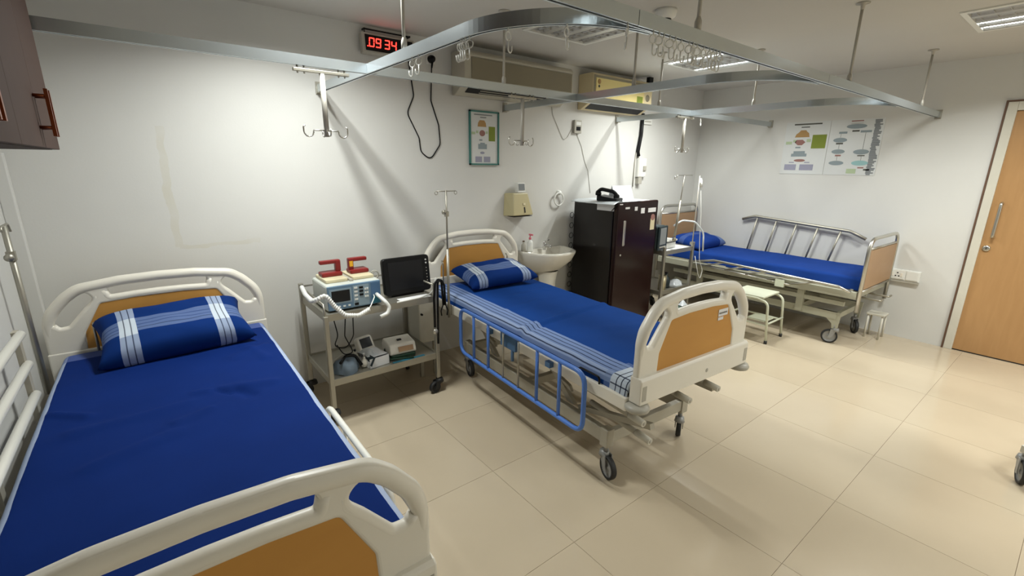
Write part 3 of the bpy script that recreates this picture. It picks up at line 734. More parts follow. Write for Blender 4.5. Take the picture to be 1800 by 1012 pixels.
# third bed, steel, right
B3 = (3.885, 0.03, 0)
t = thing('steel_bed', 'steel framed hospital bed with laminate ends along the right wall', 'bed', B3, math.radians(-0.8))
L3 = 2.07
for nm, y, ht, pt in (('footboard', 0.0, 1.0, 0.90), ('headboard', L3, 1.12, 1.02)):
    W = 0.385
    loop = fillet([(-W, y, 0.36), (-W, y, ht), (W, y, ht), (W, y, 0.36)], [0, 0.12, 0.12, 0], 8, closed=False)
    e = part(nm, B().tube(loop, 0.016, 12), M['steel'], t)
    part('laminate_panel', B().bb(-W+0.016, W-0.016, y-0.01, y+0.01, 0.56, pt), M['tan2'], e)
    part('cross_tube', B().cyl((-W, y, pt+0.012), (W, y, pt+0.012), 0.010).cyl((-W, y, 0.54), (W, y, 0.54), 0.012), M['steel'], e)
b = B()
for sg in (-1, 1): b.bb(sg*0.375-0.018, sg*0.375+0.018, 0.02, L3-0.02, 0.47, 0.535)
for y in (0.04, 0.7, 1.4, L3-0.04): b.bb(-0.357, 0.357, y-0.02, y+0.02, 0.475, 0.53)
part('bed_frame', b, M['paint2_shaded'], t, 0.003)
part('deck', B().bb(-0.355, 0.355, 0.06, L3-0.06, 0.532, 0.55), M['frame'], t)
b = B()
for sg in (-1, 1):
    b.bb(sg*0.30-0.016, sg*0.30+0.016, 0.12, L3-0.2, 0.37, 0.41)
    b.bb(sg*0.30-0.02, sg*0.30+0.02, 0.45, 0.51, 0.25, 0.47); b.bb(sg*0.30-0.02, sg*0.30+0.02, 1.5, 1.56, 0.25, 0.47)
part('middle_frame', b, M['paint2_shaded'], t)
b = B()
for sg in (-1, 1):
    b.bb(sg*0.29-0.018, sg*0.29+0.018, 0.16, 1.85, 0.235, 0.30)
    for y in (0.16, 1.80): b.prism([(y-0.03, 0.30), (y+0.16 if y < 1 else y-0.16, 0.30), (y+0.03, 0.19), (y+0.02, 0.14), (y-0.02, 0.14)], 'x', sg*0.29-0.012, sg*0.29+0.012)
b.bb(-0.275, 0.275, 0.5, 0.535, 0.235, 0.285); b.bb(-0.275, 0.275, 1.5, 1.535, 0.235, 0.285); b.bb(-0.275, 0.275, 0.15, 0.18, 0.24, 0.29)
part('base_frame', b, M['paint2_shaded'], t)
for x, y, a in ((-0.29, 0.16, 0.35), (0.24, 0.16, 2.2), (-0.29, 1.80, 1.0), (0.29, 1.80, 0.2)): caster(t, x, y, a, 0.066, top=0.18)
for x in (-0.12, 0.12):
    pts = fillet([(x, 0.3, 0.44), (x, -0.09, 0.44), (x+0.07, -0.09, 0.44)], 0.01, closed=False)
    c = part('crank', B().tube(pts, 0.009, 8), M['dullsteel'], t)
# raised guard rail on the wall side
gr = lobj('guard_rail', None, t, (0.375, 0, 0))
part('top_rail', B().tube(fillet([(0, 1.47, 0.985), (0, 1.33, 1.03), (0, 0.38, 0.965), (0, 0.24, 0.905)], 0.1, closed=False), 0.016, 10), M['dullsteel'], gr)
for k in range(5):
    y = 1.30-0.21*k; part('post', B().cyl((0, y+0.09, 0.54), (0, y, 1.022-0.068*k*0.22), 0.010, 8), M['dullsteel'], gr)
# folded guard rail on the aisle side
gr = lobj('folded_guard_rail', None, t, (-0.415, 0, 0))
part('top_rail', B().tube(fillet([(0, 1.62, 0.545), (0, 1.33, 0.60), (0, 1.25, 0.60), (0, 0.16, 0.565), (0, 0.06, 0.53)], 0.08, closed=False), 0.0125, 10), M['steel'], gr)
part('lower_rail', B().cyl((0.005, 1.55, 0.53), (0.005, 0.55, 0.495), 0.008), M['steel'], gr)
for k in range(5):
    y = 1.22-0.22*k; part('post', B().cyl((0, y, 0.595-0.008*k), (0.002, y+0.2, 0.53-0.006*k), 0.008, 8), M['dullsteel'], gr)
part('pivot_plate', B().bb(-0.012, 0.02, 0.60, 0.68, 0.46, 0.53), M['paint2'], gr)
mattress(B3, math.radians(-0.8), 0.03, L3-0.03, 0.335, 0.552, 0.645, 'mattress under the plain blue sheet of the steel bed', M['mattress'])
SM3 = cloth_mat('plain_blue_sheet_cotton', S(26, 58, 128), [('v', 1.85, 2.1, S(84, 96, 170), 0.5)])
sheet('bedsheet', B3, math.radians(-0.8), 0.025, L3-0.025, 0.343, 0.652, 0.075, SM3, 'plain bright blue bedsheet on the steel bed by the right wall',
      [(-0.3, 0.9, 0.3, 1.0, 0.006, 0.04), (-0.3, 1.2, 0.2, 1.35, 0.006, 0.04), (-0.34, 0.5, 0.0, 0.6, 0.004, 0.04)], 0.005, 5.0)
pillow((3.895, 1.80, 0.712), (math.radians(10), 0, math.radians(3)), 0.335, 0.19, 0.085, PM3, 'plain blue pillow on the steel bed against its laminate headboard')

# ------------------------------------------------------------------ IV poles
t = thing('iv_pole', 'thin steel drip pole with two looped hooks at the middle bed head', 'drip pole', (0.372, 1.65, 0))
t.location = (0.372, 1.655, 0)
part('pole', B().cyl((0, 0, 0.50), (0, 0, 1.0), 0.0095).cyl((0, 0, 1.0), (0, 0, 1.40), 0.006), M['dullsteel'], t)
hk = B().cyl((-0.075, 0, 1.395), (0.075, 0, 1.395), 0.0035, 8)
for sg in (-1, 1): hk.tube([(sg*0.075+0.011*math.cos(a*2*PI/14), 0, 1.384+0.011*math.sin(a*2*PI/14)) for a in range(14)], 0.0025, 6, closed=True)
part('crossbar', hk, M['dullsteel'], t)
part('clamp_knob', B().lathe((-0.018, -0.005, 1.255), [(0, -0.016), (0.012, -0.016), (0.016, 0), (0.008, 0.008), (0.006, 0.02)], 14, 'x').bb(-0.012, 0.012, -0.012, 0.012, 1.225, 1.26), M['dullsteel'], t)
t = thing('iv_pole', 'grey drip pole with a hook at the left edge beside the nearest bed', 'drip pole', (-1.722, 1.74, 0))
part('pole', B().cyl((0, 0, 0.52), (0, 0, 1.30), 0.011), M['dullsteel'], t)
part('hook', B().tube(fillet([(0, -0.06, 1.28), (0, -0.05, 1.30), (0, 0.08, 1.30), (0, 0.10, 1.265)], 0.02, closed=False), 0.005, 8), M['dullsteel'], t)
part('clamp_knob', B().bb(-0.014, 0.014, -0.014, 0.014, 1.15, 1.19).lathe((0, -0.014, 1.17), [(0.005, 0), (0.005, -0.02), (0.016, -0.024), (0.016, -0.04), (0, -0.042)], 12, 'y'), M['dullsteel'], t)

# ------------------------------------------------------------------ trolleys
def trolley(loc, label, W, Dp, zt, zs, legtop, rail=True):
    t = thing('steel_trolley', label, 'trolley', loc)
    for sx in (0, 1):
        for sy in (0, 1):
            x, y = sx*W, sy*Dp
            part('leg', B().bb(x-0.014, x+0.014, y-0.014, y+0.014, 0.11, zt+0.004 if (sx, sy) == (0, 0) and rail else legtop), M['dullsteel'], t, 0.004)
            c = caster(t, x, y, 0.5+sx*1.2+sy, 0.042, top=0.12, hm='rubber')
    for nm, z in (('top_shelf', zt), ('bottom_shelf', zs)):
        b = B(); b.bb(0, W, 0, Dp, z-0.004, z)
        b.bb(0.0, W, -0.004, 0.004, z-0.03, z+0.012); b.bb(0.0, W, Dp-0.004, Dp+0.004, z-0.03, z+0.012)
        b.bb(-0.004, 0.004, 0, Dp, z-0.03, z+0.012); b.bb(W-0.004, W+0.004, 0, Dp, z-0.03, z+0.012)
        part(nm, b, M['dullsteel'], t)
    if rail:
        b = B()
        b.tube([(0, 0, zt), (0, 0.02, legtop-0.03), (0, Dp, legtop-0.02)], 0.006).cyl((W, 0, legtop-0.02), (W, Dp, legtop-0.02), 0.006).cyl((0, Dp, legtop-0.02), (W, Dp, legtop-0.02), 0.006)
        part('guard_rail', b, M['dullsteel'], t)
    return t
T1 = (-0.51, 1.56, 0); TW, TD = 0.725, 0.50
ZT, ZS = 0.70, 0.285
trolley(T1, 'steel equipment trolley between the first and second beds', TW, TD, ZT, ZS, 0.80)
# defibrillator
t = thing('defibrillator', 'grey and blue defibrillator with two red paddles on the steel trolley', 'defibrillator', (-0.475, 1.615, ZT))
W, Dp, H = 0.335, 0.30, 0.165
part('case', B().bb(0, W, 0.012, Dp, 0.006, H), M['defib'], t, 0.012)
part('feet', B().bb(0.02, 0.06, 0.03, 0.27, 0, 0.01).bb(W-0.06, W-0.02, 0.03, 0.27, 0, 0.01), M['black'], t)
fp = part('front_panel', B().bb(0.004, W-0.004, 0.0, 0.014, 0.012, H-0.004), M['slate'], t, 0.004)
part('screen', B().bb(0.026, 0.135, -0.003, 0.001, 0.062, 0.132), M['screen'], fp)
part('screen_bezel', B().bb(0.015, 0.146, -0.0015, 0.001, 0.052, 0.142), M['lightblue'], fp)
part('control_panel', B().bb(0.155, 0.255, -0.002, 0.001, 0.02, 0.15), M['lightblue'], fp)
part('teal_panel', B().bb(0.268, 0.326, -0.002, 0.001, 0.02, 0.152), M['slate2'], fp)
part('socket_panel', B().bb(0.275, 0.32, -0.0035, -0.0015, 0.02, 0.07), M['teal'], fp)
for r in range(4): part('button', B().bb(0.162, 0.182, -0.006, -0.0015, 0.058+r*0.024, 0.069+r*0.024), M['white'], fp)
for r in range(3): part('button', B().bb(0.193, 0.217, -0.006, -0.0015, 0.082+r*0.023, 0.093+r*0.023), M['black'], fp)
for r in range(3):
    for c in range(2): part('button', B().bb(0.226+c*0.013, 0.236+c*0.013, -0.006, -0.0015, 0.068+r*0.023, 0.08+r*0.023), M['white'], fp)
for r in range(3): part('button', B().bb(0.06+r*0.03, 0.074+r*0.03, -0.004, 0.001, 0.028, 0.037), M['white'], fp)
part('port', B().bb(0.16, 0.185, -0.004, -0.0015, 0.025, 0.04), M['black'], fp)
part('paddle_tray', B().bb(0.02, 0.155, 0.07, 0.28, H, H+0.022), M['creampl'], t, 0.006)
part('paddle_tray', B().bb(0.185, W-0.015, 0.07, 0.28, H, H+0.022), M['creampl'], t, 0.006)
part('tray_slot', B().bb(0.16, 0.18, 0.05, 0.28, H, H+0.012), M['abs_grey'], t)
def paddle(x0, x1, mirror, label):
    p = thing('defibrillator_paddle', label, 'paddle', (-0.475, 1.615+0.19, ZT+H+0.022))
    s0, s1 = (x0, x1)
    part('base', B().bb(s0, s1, -0.045, 0.045, 0, 0.026), M['red'], p, 0.008)
    xs_ = s1-0.032 if not mirror else s0
    part('handle', B().bb(xs_, xs_+0.032, -0.02, 0.02, 0.024, 0.095).bb(s0, s1, -0.018, 0.018, 0.075, 0.098), M['red'], p, 0.006)
    if mirror: part('sticker', B().bb(xs_+0.004, xs_+0.026, -0.0215, -0.0198, 0.045, 0.08), M['yellow'], p)
    return p
paddle(0.025, 0.15, False, 'red defibrillator paddle on the left tray, open to the left')
paddle(0.20, 0.32, True, 'red defibrillator paddle with a yellow sticker on the right tray')
# coiled cable over the front
def coil(pts, r, turns, mt, name, label, base):
    P = []
    c = fillet([Vector(p) for p in pts], 0.05, 8, closed=False)
    # resample
    L = [0]
    for a, b_ in zip(c, c[1:]): L.append(L[-1]+(b_-a).length)
    n = turns*6; out = []; rs = []
    for i in range(n+1):
        d = L[-1]*i/n; k = max(j for j in range(len(L)) if L[j] <= d+1e-9); k = min(k, len(c)-2)
        q = (d-L[k])/max(1e-9, L[k+1]-L[k]); out.append(c[k].lerp(c[k+1], q)); rs.append(r*(0.95+0.12*math.cos(2*PI*i/6)))
    o = part(name, B().tube(out, r, 10, rs=rs), mt, None); return tag(o, label, 'cable')
coil([(-0.53, 1.95, 0.80), (-0.56, 1.75, 0.80), (-0.575, 1.56, 0.81), (-0.565, 1.50, 0.828), (-0.52, 1.49, 0.855), (-0.475, 1.49, 0.78), (-0.42, 1.485, 0.715), (-0.34, 1.485, 0.698), (-0.27, 1.50, 0.72)], 0.0135, 58, M['white'], 'coiled_cable', 'white coiled cable looping along the front of the defibrillator', None)
o = part('paddle_lead', B().tube(fillet([(-0.195, 1.607, 0.775), (-0.205, 1.57, 0.77), (-0.25, 1.52, 0.735), (-0.275, 1.503, 0.715)], 0.03, closed=False), 0.0035, 8), M['white'], None)
tag(o, 'thin straight white lead slanting down the defibrillator front', 'cable')
o = part('monitor_lead', B().tube(fillet([(-0.175, 1.607, 0.775), (-0.18, 1.56, 0.775), (-0.16, 1.51, 0.745), (-0.14, 1.50, 0.71), (-0.155, 1.495, 0.675), (-0.205, 1.495, 0.66)], 0.03, closed=False), 0.012, 10), M['white'], None)
tag(o, 'thick white lead looping at the right end of the defibrillator', 'cable')
o = part('hanging_cord', B().tube(fillet([(-0.44, 1.66, 0.666), (-0.43, 1.62, 0.55), (-0.45, 1.66, 0.47), (-0.36, 1.7, 0.42), (-0.31, 1.7, 0.50), (-0.31, 1.68, 0.666)], 0.06, 6, closed=False), 0.0035, 6), M['black'], None)
tag(o, 'black cord looping below the top shelf, left of its straighter twin', 'cord')
o = part('hanging_cord', B().tube(fillet([(-0.37, 1.64, 0.666), (-0.385, 1.64, 0.53), (-0.33, 1.66, 0.40), (-0.38, 1.70, 0.38), (-0.42, 1.7, 0.46)], 0.04, 6, closed=False), 0.0035, 6), M['black'], None)
tag(o, 'black cord hanging straighter below the top shelf, right of its twin', 'cord')
o = part('cable_bundle', B().tube([(-0.09+0.028*math.cos(a*2*PI/16), 1.84, 0.845+0.028*math.sin(a*2*PI/16)) for a in range(16)], 0.005, 6, closed=True).tube([(-0.085+0.02*math.cos(a*2*PI/16), 1.835, 0.845+0.024*math.sin(a*2*PI/16)) for a in range(16)], 0.004, 6, closed=True).cyl((-0.09, 1.845, 0.70), (-0.09, 1.845, 0.82), 0.005), M['abs_grey'], None)
tag(o, 'small grey cable loop standing between the defibrillator and black monitor', 'cable')
# patient monitor
t = thing('patient_monitor', 'black flat patient monitor with a row of side buttons on the trolley', 'monitor', (0.098, 1.73, ZT), math.radians(1))
tl = Matrix.Rotation(math.radians(-7), 4, 'X')
mo = lobj('display', panel2d('display', fillet([(-0.172, 0.012), (0.172, 0.012), (0.172, 0.262), (-0.172, 0.262)], 0.028), [], 0.04, 0.008, M['black']), t, None, (math.radians(-7), 0, 0))
part('screen', B().bb(-0.135, 0.115, -0.0215, -0.019, 0.045, 0.232), M['screen'], mo)
for k in range(7): part('button', B().lathe((0.145, -0.02, 0.226-k*0.022 - (0.012 if k > 1 else 0)), [(0, -0.003), (0.006 if k < 2 else 0.0035, -0.002), (0.006 if k < 2 else 0.0035, 0.001)], 12, 'y'), M['white'] if k < 2 else M['abs_grey'], mo)
part('rear_case', B().bb(-0.13, 0.13, 0.02, 0.09, 0.02, 0.22), M['abs_grey'], mo, 0.02)
part('foot', B().bb(-0.12, 0.12, 0.0, 0.10, 0, 0.02), M['black'], t, 0.005)
part('sheet_of_paper', B().bb(-0.02, 0.20, 1.575, 1.66, ZT+0.001, ZT+0.003), M['paper'], None); tag(bpy.data.objects['sheet_of_paper'], 'white paper sheet lying before the black patient monitor', 'paper')
o = part('monitor_cable', B().tube(fillet([(0.205, 1.62, ZT+0.01), (0.10, 1.545, ZT+0.022), (0.0, 1.54, ZT+0.02), (-0.07, 1.545, ZT+0.016)], 0.04, closed=False).copy() + [], 0.006, 8).tube(fillet([(0.205, 1.62, ZT+0.012), (0.235, 1.60, ZT+0.05), (0.25, 1.62, ZT+0.12)], 0.03, closed=False), 0.005, 8), M['white'], None)
tag(o, 'white cable running along the trolley edge under the black monitor', 'cable')
# stethoscope hung at the corner
t = thing('stethoscope', 'black stethoscope hanging from the right corner of the trolley', 'stethoscope', (0.215, 1.545, 0.80))
part('tubing', B().tube(fillet([(-0.03, -0.018, -0.30), (-0.03, -0.018, -0.1), (-0.02, -0.02, 0.01), (0.012, -0.012, 0.03), (0.04, 0.0, 0.005), (0.05, 0.0, -0.16)], 0.03, closed=False), 0.008, 8).tube(fillet([(-0.012, -0.024, -0.42), (-0.005, -0.024, -0.1), (0.0, -0.02, 0.015), (0.03, -0.012, 0.025), (0.055, -0.01, -0.02), (0.06, -0.01, -0.16)], 0.03, closed=False), 0.0075, 8), M['black'], t)
part('chest_piece', B().lathe((-0.03, -0.022, -0.33), [(0, -0.009), (0.017, -0.009), (0.02, -0.004), (0.017, 0.004), (0, 0.008)], 18, 'y'), M['steel'], t)
part('ear_tube', B().tube(fillet([(0.05, 0, -0.155), (0.03, 0, -0.20), (0.035, 0, -0.235)], 0.03, closed=False), 0.0045, 8).tube(fillet([(0.06, -0.01, -0.155), (0.08, -0.01, -0.20), (0.07, -0.01, -0.235)], 0.03, closed=False), 0.0045, 8), M['black'], t)
# small clips on the wall side of the bed seen past the trolley
# bottom shelf things
z = ZS+0.001
t = thing('blood_pressure_cuff', 'blue grey rolled blood pressure cuff at the left of the bottom shelf', 'cuff', (-0.385, 1.66, z))
def dome(p, q):
    a = 2*PI*p; r = 0.088*(0.9+0.10*math.sin(3*a)+0.05*math.sin(7*a+q*4))*math.cos(q*PI/2)**0.45 if q < 1 else 0
    return (r*math.cos(a), r*math.sin(a)*0.85, 0.082*math.sin(q*PI/2)*(1+0.12*math.sin(a*2+1))+0.012*noise.noise(Vector((p*9, q*6, 2)))*(1-q) + 0.002)
part('cuff_roll', grid_mesh('cuff_roll', dome, 28, 10, M['cuff']), M['cuff'], t)
part('strap', B().tube([(0.08*math.cos(a), 0.03+0.05*math.sin(a), 0.07+0.02*math.sin(a*2)) for a in [k*0.3-0.3 for k in range(13)]], 0.014, 8), M['abs_grey'], t)
part('dark_tube', B().tube(fillet([(-0.05, -0.05, 0.085), (0.0, 0.0, 0.105), (0.06, 0.0, 0.095), (0.09, -0.03, 0.03)], 0.03, closed=False), 0.009, 8), M['black'], t)
t = thing('inflation_bulb', 'small pale rubber bulb beside the rolled cuff on the bottom shelf', 'bulb', (-0.27, 1.655, z))
part('bulb', B().lathe((0, 0, 0.026), [(0, -0.025), (0.018, -0.02), (0.026, 0), (0.02, 0.02), (0.008, 0.034), (0.008, 0.045), (0, 0.046)], 18), M['abs'], t)
part('valve', B().cyl((0, 0, 0.07), (0, 0, 0.095), 0.007), M['chrome'], t)
t = thing('grey_bulb', 'dark grey round knob device behind the pale bulb on the bottom shelf', 'bulb', (-0.285, 1.78, z))
part('body', B().lathe((0, 0, 0), [(0, 0), (0.028, 0), (0.032, 0.03), (0.024, 0.06), (0.015, 0.07), (0, 0.072)], 18), M['abs_grey'], t)
part('neck', B().cyl((0, 0, 0.07), (0, 0, 0.085), 0.008), M['black'], t)
t = thing('open_carton', 'open white cardboard carton in the middle of the bottom shelf', 'box', (-0.20, 1.645, z), math.radians(8))
b = B(); b.bb(-0.06, 0.08, -0.04, -0.038, 0, 0.065); b.bb(-0.06, 0.08, 0.13, 0.132, 0, 0.065); b.bb(0.078, 0.08, -0.04, 0.132, 0, 0.065); b.bb(-0.06, -0.058, -0.04, 0.132, 0, 0.045); b.bb(-0.06, 0.08, -0.04, 0.132, 0, 0.002); b.bb(-0.03, 0.08, -0.02, 0.132, 0.0655, 0.067)
part('carton_walls', b, M['paper'], t)
part('dark_flap', B().box((-0.045, 0.0, 0.05), (0.002, 0.12, 0.06), Matrix.Rotation(0.5, 3, 'Y')), M['tealdark'], t)
o = part('plastic_packet', grid_mesh('plastic_packet', lambda p, q: (-0.215+0.075*(p-0.5)-0.02*q, 1.64+0.12*q, z+0.07+0.035*math.sin(p*PI)*math.sin(q*PI)+0.006*noise.noise(Vector((p*5, q*5, 1)))), 16, 16, M['plastic_bag']), M['plastic_bag'], None)
o.modifiers.new('solid', 'SOLIDIFY').thickness = 0.002; tag(o, 'clear plastic packet lying on the white carton', 'packet')
t = thing('glucose_meter', 'tilted cream meter with a dark square screen at the back of the bottom shelf', 'meter', (-0.17, 1.86, z), math.radians(14))
bd = lobj('body', panel2d('body', fillet([(-0.062, 0), (0.062, 0), (0.062, 0.125), (-0.062, 0.125)], 0.03), [], 0.05, 0.012, M['abs']), t, (0, 0, 0.0), (math.radians(-28), 0, 0))
part('screen', B().bb(-0.042, 0.042, -0.0275, -0.024, 0.04, 0.108), M['screen'], bd)
part('stand', B().bb(-0.05, 0.05, 0.0, 0.07, 0, 0.02), M['abs_grey'], t, 0.004)
t = thing('nebuliser', 'cream nebuliser with a dark green base on the bottom shelf, right side', 'nebuliser', (0.005, 1.70, z), math.radians(-4))
part('base', B().bb(-0.09, 0.085, -0.07, 0.10, 0, 0.035), M['green'], t, 0.012)
part('body', B().prism(fillet([(-0.075, 0.03), (0.11, 0.03), (0.11, 0.075), (0.085, 0.115), (-0.045, 0.10)], 0.02), 'x', -0.095, 0.09), M['abs'], t, 0.008)
part('front_window', B().box((0.015, -0.065, 0.068), (0.105, 0.004, 0.035), Matrix.Rotation(math.radians(-22), 3, 'X')), M['tan2'], t)
part('carry_slot', B().bb(-0.02, 0.01, 0.0, 0.02, 0.108, 0.114), M['black'], t)
part('tubing', B().tube(fillet([(-0.09, 0.05, 0.05), (-0.12, 0.02, 0.02), (-0.10, -0.07, 0.012), (0.05, -0.115, 0.012)], 0.03, closed=False), 0.006, 8), M['green'], t)
t = thing('glass_slab', 'thin green edged strip lying in front of the cream nebuliser', 'strip', (0.0, 1.59, z))
part('strip', B().bb(-0.10, 0.13, -0.01, 0.012, 0, 0.006), M['teal'], t)

# cream panel standing behind the trolley by the middle bed (bed 2 head side cover)
t = thing('side_locker', 'cream bedside cabinet standing behind the trolley at the middle bed head', 'cabinet', (0.255, 1.93, 0), math.radians(-3))
part('body', B().bb(-0.03, 0.10, -0.10, 0.16, 0.27, 0.66), M['paint'], t, 0.01)
part('leg', B().bb(-0.03, -0.005, -0.10, -0.08, 0, 0.27), M['frame'], t); part('leg', B().bb(0.08, 0.10, -0.10, -0.08, 0, 0.27), M['frame'], t)
part('leg', B().bb(-0.03, -0.005, 0.14, 0.16, 0, 0.27), M['frame'], t); part('leg', B().bb(0.08, 0.10, 0.14, 0.16, 0, 0.27), M['frame'], t)
part('knob', B().cyl((-0.01, -0.10, 0.50), (-0.01, -0.115, 0.50), 0.008), M['black'], t)

# ------------------------------------------------------------------ wall things
# LED clock
t = thing('digital_clock', 'red LED digital clock reading 09 34 high on the back wall', 'clock', (0.235, YB, 2.345), 0)
cl = lobj('case', None, t, (0, -0.035, 0), (math.radians(-6), 0, 0))
part('case_shell', B().bb(-0.19, 0.19, -0.025, 0.025, -0.068, 0.06), M['abs_grey'], cl, 0.006)
part('display', B().bb(-0.168, 0.175, -0.0275, -0.024, -0.052, 0.046), M['black'], cl)
SEG = {'0': 'abcdef', '9': 'abcdfg', '3': 'abcdg', '4': 'bcfg'}
def digit(b, ch, x, s=0.027, h=0.035):
    y0, y1 = -0.0305, -0.0278; g_ = 0.003; wd = 0.0062; sl = 0.12
    def q(xa, xb, za, zb):
        vs = [(xx+sl*zz, yy, zz) for yy in (y0, y1) for (xx, zz) in ((xa, za), (xb, za), (xb, zb), (xa, zb))]
        b.add(vs, [(0, 1, 2, 3), (7, 6, 5, 4), (0, 4, 5, 1), (1, 5, 6, 2), (2, 6, 7, 3), (3, 7, 4, 0)])
    for c in SEG[ch]:
        {'a': lambda: q(x-s+g_, x+s-g_, h-wd, h), 'g': lambda: q(x-s+g_, x+s-g_, -wd/2, wd/2), 'd': lambda: q(x-s+g_, x+s-g_, -h, -h+wd),
         'f': lambda: q(x-s, x-s+wd, g_, h-g_), 'b': lambda: q(x+s-wd, x+s, g_, h-g_), 'e': lambda: q(x-s, x-s+wd, -h+g_, -g_), 'c': lambda: q(x+s-wd, x+s, -h+g_, -g_)}[c]()
for ch, x in zip('0934', (-0.1255, -0.079, -0.0165, 0.032)):
    b = B(); digit(b, ch, x, 0.0185, 0.029); part('digit', b, M['led'], cl)
part('dot', B().bb(-0.158, -0.152, -0.0305, -0.0278, -0.029, -0.023), M['led'], cl)
part('bracket', B().tube([(-0.16, -0.035, 0.058), (-0.16, -0.035, 0.085), (0.17, -0.035, 0.085)], 0.005, 6).bb(-0.165, -0.155, -0.04, 0, 0.08, 0.09).bb(0.16, 0.17, -0.04, 0, 0.08, 0.09), M['black'], t)
o = part('clock_cord', B().tube(fillet([(0.40, YB-0.006, 2.28), (0.43, YB-0.006, 2.05), (0.37, YB-0.006, 1.93), (0.46, YB-0.006, 1.76), (0.47, YB-0.006, 1.66), (0.55, YB-0.006, 1.60), (0.64, YB-0.006, 1.72), (0.63, YB-0.006, 1.86), (0.57, YB-0.006, 2.03), (0.578, YB-0.02, 2.28)], 0.06, 6, closed=False), 0.0045, 8), M['black'], None)
tag(o, 'black power cord looping down the wall below the red clock', 'cord')
t = thing('wall_plug', 'black plug in a wall socket right of the red clock', 'plug', (0.578, YB, 2.315))
part('plug_body', B().lathe((0, -0.008, 0), [(0, -0.05), (0.014, -0.048), (0.024, -0.03), (0.028, -0.01), (0.028, 0)], 14, 'y'), M['black'], t)
part('neck', B().cyl((0, -0.03, -0.02), (0, -0.02, -0.06), 0.009, 10, 0.006), M['black'], t)
part('socket_plate', B().bb(-0.035, 0.035, -0.008, -0.0005, -0.035, 0.035), M['white'], t, 0.003)
# air conditioners
t = thing('air_conditioner', 'wide grey beige wall air conditioner with a recessed front panel', 'air conditioner', (0.755, YB, 2.085))
W, H, Dp = 1.12, 0.30, 0.19
prof = [(0, 0.0), (-0.045, 0.0), (-Dp+0.006, 0.085), (-Dp, 0.10), (-Dp, H-0.02), (-Dp+0.02, H), (0, H)]
part('body', B().prism(prof, 'x', 0, W), M['ac'], t, 0.006)
part('front_panel', B().bb(0.06, W-0.015, -Dp-0.006, -Dp-0.0005, 0.105, H-0.05), M['acp'], t, 0.002)
part('top_ledge', B().bb(0.01, W-0.01, -Dp-0.012, -Dp-0.0005, H-0.045, H-0.03), M['ac'], t, 0.002)
th = -math.atan2(0.085, Dp-0.051)
part('outlet', B().box((0.47, -0.115, 0.0405), (0.80, 0.075, 0.004), Matrix.Rotation(th, 3, 'X')), M['dark'], t)
for k in range(3):
    part('slat', B().box((0.52, -0.094-0.02*k, 0.0265+0.0122*k), (0.66, 0.006, 0.006), Matrix.Rotation(th, 3, 'X')), M['ac'], t)
t = thing('air_conditioner', 'cream air conditioner with a yellow sticker sheet, near the corner', 'air conditioner', (2.14, YB, 2.085))
W, H = 0.89, 0.31
prof = [(0, 0.0), (-0.045, 0.0), (-Dp+0.01, 0.07), (-Dp, 0.085), (-Dp, H-0.02), (-Dp+0.02, H), (0, H)]
part('body', B().prism(prof, 'x', 0, W), M['ac2'], t, 0.008)
part('end_band', B().bb(0.006, 0.03, -Dp-0.003, -Dp-0.0005, 0.09, H-0.02), M['acp'], t)
part('top_band', B().bb(0.03, W-0.04, -Dp-0.003, -Dp-0.0005, H-0.042, H-0.022), M['acp'], t)
fp = part('front_sticker', B().bb(0.035, W-0.14, -Dp-0.005, -Dp-0.001, 0.092, H-0.045), M['acs'], t)
part('logo', B().lathe((0.075, -Dp-0.005, 0.235), [(0, -0.002), (0.022, -0.001), (0.022, 0)], 18, 'y'), M['orange'], fp)
part('logo', B().lathe((0.075, -Dp-0.005, 0.195), [(0, -0.002), (0.012, -0.001), (0.012, 0)], 18, 'y'), M['inkprint'], fp)
part('energy_label', B().bb(W-0.25, W-0.16, -Dp-0.0065, -Dp-0.0048, 0.10, 0.16), M['olive'], fp)
part('emblem', B().lathe((W-0.075, -Dp, 0.155), [(0, -0.004), (0.032, -0.003), (0.034, 0)], 18, 'y'), M['acp'], t)
th = -math.atan2(0.07, Dp-0.055)
part('outlet', B().box((W*0.49, -0.112, 0.034), (0.80, 0.11, 0.004), Matrix.Rotation(th, 3, 'X')), M['dark'], t)
part('black_clip', B().bb(W-0.06, W-0.0, -Dp, -Dp+0.04, H, H+0.05), M['black'], t)
# framed chart
def ell(b, cx, cz, rx, rz, y0, y1, n=18, ax='y'):
    b.prism([(cx+rx*math.cos(2*PI*k/n), cz+rz*math.sin(2*PI*k/n)) for k in range(n)], ax, y0, y1)
t = thing('framed_chart', 'teal framed medical flow chart on the back wall below the grey air conditioner', 'chart', (1.055, YB, 1.78))
W, H = 0.295, 0.425
b = B()
for sg in (-1, 1): b.bb(sg*W/2, sg*(W/2-0.012), -0.018, -0.0005, -H/2, H/2); b.bb(-W/2, W/2, -0.018, -0.0005, sg*H/2, sg*(H/2-0.012))
part('frame', b, M['teal_frame'], t)
part('sheet', B().bb(-W/2+0.012, W/2-0.012, -0.008, -0.001, -H/2+0.012, H/2-0.012), M['poster'], t)
class Pieces(B):
    def __init__(s, name, mt): super().__init__(); s.nm = name; s.mt = mt; s.k = 0
    def prism(s, *a):
        part(s.nm, B().prism(*a), s.mt, t); s.k += 1; return s
    def bb(s, *a):
        part(s.nm, B().bb(*a), s.mt, t); s.k += 1; return s
def pr(name, mk, mt):
    if name == 'text_column':
        b = B(); mk(b); part(name, b, M[mt], t)['kind'] = 'stuff'
    else: mk(Pieces(name, M[mt]))
Y0, Y1 = -0.0095, -0.0082
pr('title_print', lambda b: (b.bb(-0.10, 0.08, Y0, Y1, 0.178, 0.186), b.bb(-0.04, 0.02, Y0, Y1, 0.158, 0.166)), 'greyprint')
